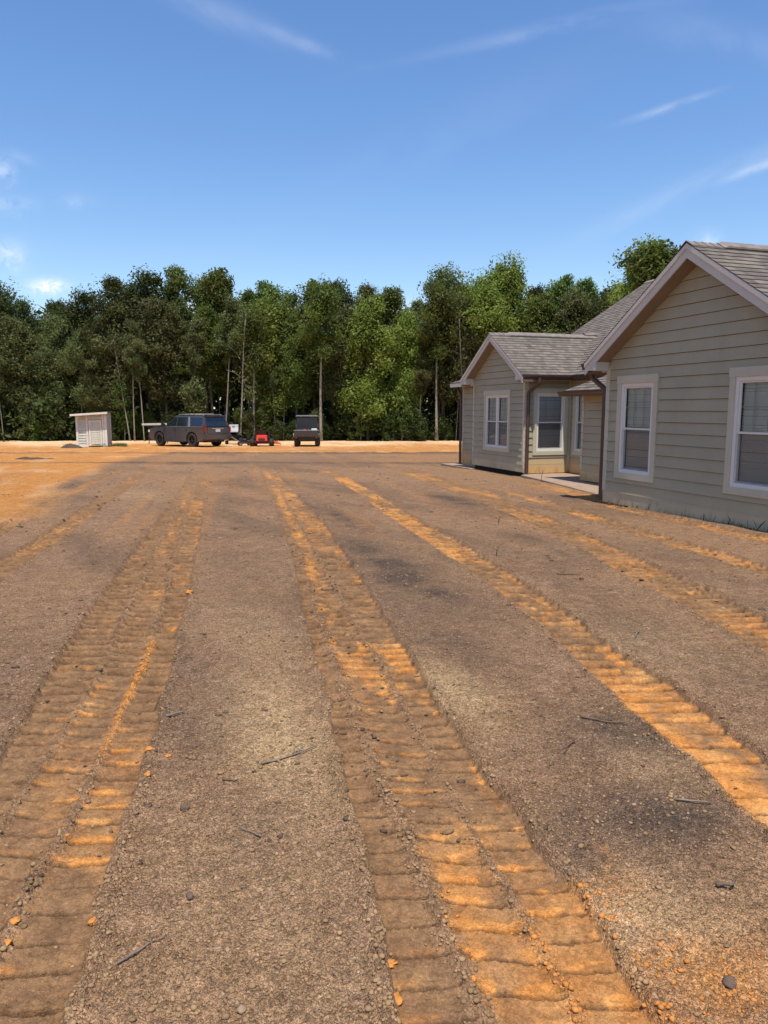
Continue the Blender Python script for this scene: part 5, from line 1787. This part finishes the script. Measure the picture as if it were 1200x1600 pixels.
    c = np.stack([x, y, terrain(x, y) + np.random.default_rng(15).uniform(0, 2.6, n)], 1)
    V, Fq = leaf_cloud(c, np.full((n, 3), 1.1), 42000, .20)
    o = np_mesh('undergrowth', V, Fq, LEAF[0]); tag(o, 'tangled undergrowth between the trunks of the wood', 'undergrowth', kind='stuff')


build_wood()


# ------------------------------------------------------------------ loose things on the ground
CRUMB = simple('soil_crumb', (.28, .175, .09), .95, .1, var=.45, scale=9)
CLAYC = simple('clay_clod', (.56, .23, .06), .95, .1, var=.2, scale=30, bump=.6)
PEB = simple('pale_pebble', (.30, .20, .12), .8, .2, var=.2, scale=40)
PEBD = simple('dark_pebble', (.13, .085, .06), .8, .2, var=.2, scale=40)
TWIG = simple('dead_twig', (.20, .15, .11), .9, .15, var=.3, scale=30)
TWIGD = simple('dark_twig', (.13, .088, .06), .9, .15, var=.3, scale=30)


def ico(sub):
    bm = bmesh.new(); bmesh.ops.create_icosphere(bm, subdivisions=sub, radius=1)
    V = np.array([v.co[:] for v in bm.verts]); Fq = np.array([[v.index for v in f.verts] for f in bm.faces]); bm.free()
    return V, Fq


def build_crumbs():
    r_ = np.random.default_rng(77)
    V0, F0 = ico(1)
    n = 26000
    # spread over the near yard, thinning with distance
    rr = 1.25 * (9.0 / 1.25) ** (r_.random(n) ** 1.25)
    a = YAW + r_.uniform(rad(-40), rad(40), n)
    x, y = rr * np.sin(a), rr * np.cos(a)
    gf = ground_fields(x, y)
    z, clay, pack, crumb = gf[0], gf[1], gf[2], gf[7]
    keep = r_.random(n) < (.75 - .72 * pack + .9 * np.clip(crumb, 0, 1))
    x, y, z, clay, crumb = x[keep], y[keep], z[keep], clay[keep], crumb[keep]
    n = len(x)
    s = np.exp(r_.normal(-5.75, .38, n)) * (1 + .9 * np.clip(crumb, 0, 1)) * (1 + .12 * np.hypot(x, y))
    s = np.clip(s, .0015, .010)
    for nm, sel, m_, lab in (('soil_crumbs', clay < .45, CRUMB, 'loose brown crumbs of topsoil over the yard'), ('clay_crumbs', clay >= .45, CLAYC, 'loose orange crumbs of clay along the tracks')):
        k = np.nonzero(sel)[0]
        if len(k) == 0: continue
        d = V0[None] * (1 + r_.normal(0, .16, (len(k), len(V0), 1)))
        sx = s[k][:, None, None] * np.stack([r_.uniform(.8, 1.3, len(k)), r_.uniform(.8, 1.3, len(k)), r_.uniform(.5, .9, len(k))], 1)[:, None, :]
        P = d * sx + np.stack([x[k], y[k], z[k] + s[k] * .25], 1)[:, None, :]
        Fq = (F0[None] + (np.arange(len(k)) * len(V0))[:, None, None]).reshape(-1, 3)
        o = np_mesh(nm, P.reshape(-1, 3), Fq, m_); tag(o, lab, 'soil', kind='stuff')


build_crumbs()


def build_far_clods():
    r_ = np.random.default_rng(99)
    V0, F0 = ico(1)
    n = 5200
    rr = 2.6 * (24.0 / 2.6) ** r_.random(n)
    a = YAW + r_.uniform(rad(-42), rad(38), n)
    x, y = rr * np.sin(a), rr * np.cos(a)
    cl = fbm(x * 1.1, y * .8, 3, 191)
    keep = (r_.random(n) < sstep(.40, .62, cl) * .9 + .15) & ~((x > 7.7) & (y < 11.6)) & ~(x > 8.6)
    x, y, rr = x[keep], y[keep], rr[keep]
    z = ground_fields(x, y)[0]; n = len(x)
    s = np.clip(np.exp(r_.normal(-5.0, .40, n)) * (.75 + .05 * rr), .004, .030)
    for nm, sel, m_, lab in (('dark_clods', r_.random(n) < .7, HEAPC, 'scattered dark clods and bits of root, some standing in for small shaded holes'), ('brown_clods', None, CRUMB, 'scattered brown clods on the topsoil')):
        if sel is not None: first = sel
        k = np.nonzero(first if sel is not None else ~first)[0]
        d = V0[None] * (1 + r_.normal(0, .25, (len(k), len(V0), 1)))
        sx = s[k][:, None, None] * np.stack([r_.uniform(.8, 1.8, len(k)), r_.uniform(.7, 1.2, len(k)), r_.uniform(.4, .8, len(k))], 1)[:, None, :]
        P = d * sx + np.stack([x[k], y[k], z[k] + s[k] * .15], 1)[:, None, :]
        Fq = (F0[None] + (np.arange(len(k)) * len(V0))[:, None, None]).reshape(-1, 3)
        o = np_mesh(nm, P.reshape(-1, 3), Fq, m_); tag(o, lab, 'soil', kind='stuff')


HEAPC = simple('dark_clod', (.11, .072, .048), .95, .1, var=.4, scale=9)  # dark tone of these clods also stands in for shade in small holes
build_far_clods()


def lump(name, x, y, size, m, label, cat, flat=.6, group=None, seed=0, rough=.22):
    r_ = np.random.default_rng(seed)
    V0, F0 = ico(3)
    q = V0 * (1 + (fbm(V0[:, 0] * 1.6 + seed, V0[:, 1] * 1.6 + V0[:, 2] * 2, 3, seed) - .5)[:, None] * rough * 3)
    q = q * np.array([size, size * r_.uniform(.7, 1.0), size * flat])
    a = r_.uniform(0, 6); ca, sa = math.cos(a), math.sin(a)
    q = np.stack([q[:, 0] * ca - q[:, 1] * sa, q[:, 0] * sa + q[:, 1] * ca, q[:, 2]], 1)
    o = np_mesh(name, q, F0, m, smooth=True)
    o.location = (x, y, gz(x, y) + size * flat * .35)
    return tag(o, label, cat, group)


lump('stone', .12, 2.94, .020, PEBD, 'small dark upright pebble left of the long thin stick', 'stone', .9, seed=1)
lump('stone', .10, 2.35, .016, PEBD, 'dark round pebble on the pale soil right of the left track, below the upright pebble', 'stone', .7, seed=2)
lump('stone', .56, 2.44, .014, PEB, 'light brown pebble just left of the centre track', 'stone', .7, seed=3)
lump('stone', .20, 1.82, .014, PEB, 'pale yellowish pebble nearest the bottom edge', 'stone', .7, seed=4)
lump('stone', 1.53, 1.49, .020, PEBD, 'dark stone in the bottom right corner of the yard', 'stone', .7, seed=5)
lump('stone', .19, 2.06, .009, PEB, 'tiny pale pebble between the dark round one and the bottom edge', 'stone', .7, seed=6)
cl = [(-.01, 3.52, .022, 'orange clod beside the right edge of the left track, upper of a pair'), (.07, 3.45, .012, 'tiny orange clod right of the upper clod by the left track'),
      (-.20, 2.35, .016, 'orange clod on the rim of the left track near the bottom'), (-.44, 2.43, .013, 'orange clod in the left track at the left edge of view, upper'),
      (-.45, 2.33, .015, 'orange clod in the left track at the left edge of view, lower'), (.65, 1.88, .017, 'orange clod left of the centre track close to the bottom'),
      (.62, 1.75, .018, 'orange clod nearest the bottom edge, left of the centre track'), (-.02, 3.25, .014, 'orange clod right of the left track, lower of a pair'),
      (.38, 6.56, .03, 'far orange clod on the ridge of the left track')]
for i, (x_, y_, s_, l_) in enumerate(cl):
    lump('clay_clod', x_, y_, s_, CLAYC, l_, 'clod', .5, 'loose clay clods', seed=20 + i, rough=.8)


def stick(pts, r, m, label, twigs=(), name='stick', cat='stick'):
    mb = MB(); x0, y0 = pts[0][0], pts[0][1]; z0 = gz(x0, y0)
    out = []
    P = []
    for i, p in enumerate(pts):
        h = p[2] if len(p) > 2 else .006
        P.append(Vector((p[0] - x0, p[1] - y0, gz(p[0], p[1]) - z0 + h + r * .6)))
    Q = []
    for i in range(len(P) - 1):
        for k in range(4): Q.append(P[i].lerp(P[i + 1], k / 4) + Vector((random.gauss(0, r * .5), random.gauss(0, r * .5), random.gauss(0, r * .25))))
    Q.append(P[-1])
    mb.tube(Q, [r * (1 - .6 * i / len(Q)) for i in range(len(Q))], 6)
    for (a, b) in twigs:
        A = P[0].lerp(P[-1], a); mb.tube([A, A + Vector(b) * .5 + Vector((0, 0, .003)), A + Vector(b)], [r * .5, r * .4, r * .2], 5)
    o = mb.build(name, m, None, smooth=True); o.location = (x0, y0, z0)
    return tag(o, label, cat)


stick([(.48, 3.23), (.62, 3.26), (.76, 3.31)], .006, TWIG, 'long thin brown stick left of the centre track', [(.55, (.07, .05, 0))])
stick([(.08, 3.90), (.18, 3.94)], .008, TWIG, 'short thick stick near the right edge of the left track')
stick([(.29, 3.14), (.36, 3.11)], .006, TWIGD, 'short dark stick below the pale soil patch')
stick([(2.16, 3.20), (2.25, 3.10), (2.34, 3.06)], .006, TWIGD, 'dark forked twig beside the right track', [(.4, (.06, -.06, .01)), (.6, (.08, .02, .01))])
stick([(1.97, 2.97), (1.90, 2.92), (1.85, 2.86)], .005, TWIGD, 'thin dark twig left of the forked twig', [(.5, (-.06, -.01, 0))])
stick([(3.47, 4.43), (3.36, 4.33, .03), (3.23, 4.19)], .004, TWIG, 'curled dry stem between the two right tracks', [(.5, (.05, .09, .05))])
stick([(1.80, 1.84), (1.86, 1.82, .02), (1.90, 1.855)], .007, TWIGD, 'curved piece of dark bark at the right of the yard near the bottom')
stick([(-.12, 2.10), (-.05, 2.14), (.02, 2.18)], .004, TWIG, 'pale bent stalk close to the bottom left')
stick([(2.06, 2.36), (2.18, 2.28)], .005, TWIG, 'short stalk in the dark soil below the forked twig')
stick([(.38, 2.62), (.36, 2.66), (.31, 2.72)], .004, TWIG, 'thin bent root fibre left of the centre track')
stick([(3.90, 6.3), (4.02, 6.25), (4.1, 6.18)], .008, TWIGD, 'dark stick high up between the tracks')
stick([(1.55, 6.5), (1.62, 6.45), (1.70, 6.50)], .008, TWIGD, 'dark short stick right of the centre track, farther away')


def dead_stem(x, y, h, label):
    mb = MB(); z = gz(x, y)
    mb.tube([(0, 0, -.03), (.01, 0, h * .45), (.04, .01, h * .75), (.10, .02, h)], [.008, .006, .004, .002], 6)
    mb.tube([(.01, 0, h * .5), (-.05, .02, h * .8)], [.004, .0015], 5)
    mb.tube([(.03, .01, h * .7), (.0, -.04, h * .9)], [.003, .0015], 5)
    o = mb.build('dead_seedling', TWIGD, None); o.location = (x, y, z)
    return tag(o, label, 'dead plant')


dead_stem(9.17, 15.6, .34, 'bare dead seedling standing in front of the sunlit wall corner')
dead_stem(3.72, 7.25, .14, 'bare little stem standing between the two right tracks')
dead_stem(4.9, 9.5, .12, 'short dry stem standing left of the track by the house')


def blades(name, spots, hmin, hmax, m, label, cat, seed):
    r_ = np.random.default_rng(seed); V, Fq = [], []
    for (x, y, n, rad_) in spots:
        for i in range(n):
            a = r_.uniform(0, 6.28); q = rad_ * r_.random() ** .5
            px, py = x + q * math.cos(a), y + q * math.sin(a); pz = terrain(np.array([px]), np.array([py]))[0] - .01
            h = r_.uniform(hmin, hmax); b = r_.uniform(0, 6.28); w = r_.uniform(.003, .007)
            dx, dy = math.cos(b) * w, math.sin(b) * w; lx, ly = r_.normal(0, h * .3, 2)
            k = len(V)
            V += [(px - dx, py - dy, pz), (px + dx, py + dy, pz), (px + lx * .5 + dx * .7, py + ly * .5 + dy * .7, pz + h * .6), (px + lx, py + ly, pz + h)]
            Fq.append((k, k + 1, k + 2, k + 3))
    o = np_mesh(name, np.array(V), np.array(Fq), m); return tag(o, label, cat, kind='stuff')


WEED = simple('dark_weed', (.040, .042, .022), .8, .2, var=.3, scale=6)
WEEDG = simple('green_weed', (.10, .14, .035), .8, .2, var=.3, scale=6)
DRY = simple('dry_grass', (.13, .11, .055), .85, .2, var=.3, scale=6)
sp = [(7.93, 6.6 + .07 * i, random.choice((0, 1, 3, 5)) if i < 26 else random.choice((0, 0, 0, 2)), .05) for i in range(66)]
blades('wall_weeds', sp, .04, .19, WEED, 'dark thin weeds and dead grass along the foot of the near gable wall', 'weeds', 5)
sp = [(7.9 + random.uniform(-.05, .04), 6.6 + .1 * i, random.choice((2, 4, 8)), .05) for i in range(48)]
blades('dry_grass', sp, .03, .10, DRY, 'dry grass in the dark gap below the near gable wall', 'grass', 6)
sx, sy = place(149, 45.0)
sp = [(sx - 1.25 + random.uniform(-.3, .25), sy - 1.0 + random.uniform(-.4, 1.2), 60, .18) for _ in range(5)] + [(sx + 1.25 + random.uniform(-.2, .5), sy - .8 + random.uniform(-.3, 1.4), 90, .22) for _ in range(8)] + \
     [(sx + random.uniform(-.9, .9), sy - 1.12, 20, .15) for _ in range(6)]
blades('shed_weeds', sp, .08, .26, WEEDG, 'green weeds growing round the foot of the shed', 'weeds', 7)


def mound(x, y, rx, ry, h, m, label, cat):
    V, Fq = [], []; n, k = 14, 40
    z0 = terrain(np.array([x]), np.array([y]))[0]
    for i in range(n + 1):
        for j in range(k):
            a = 2 * math.pi * j / k; f = i / n
            px, py = rx * f * math.cos(a), ry * f * math.sin(a)
            nz_ = float(fbm(np.array([px * 2.5 + x]), np.array([py * 2.5 + y]), 4, 7)[0]) - .5
            V.append((px * (1 + nz_ * .4), py * (1 + nz_ * .4), h * (1 - f * f) ** 1.2 * (1 + nz_ * 1.6) - .05 * f + (.03 * nz_ if f < .9 else 0)))
    for i in range(n):
        for j in range(k): Fq.append((i * k + j, (i + 1) * k + j, (i + 1) * k + (j + 1) % k, i * k + (j + 1) % k))
    o = np_mesh('soil_heap', np.array(V), np.array(Fq), m, smooth=True); o.location = (x, y, z0); o.rotation_euler = (0, 0, -YAW)
    return tag(o, label, cat)


HEAP = simple('dark_topsoil', (.085, .060, .045), .95, .1, var=.35, scale=3, bump=.8)
x_, y_ = place(112, 42.5); mound(x_, y_, .75, .5, .22, HEAP, 'small dark heap of soil in front of the shed', 'soil heap')
x_, y_ = place(50, 29.0); mound(x_, y_, .95, .45, .12, HEAP, 'low dark streak of soil on the orange clay at the left', 'soil heap')
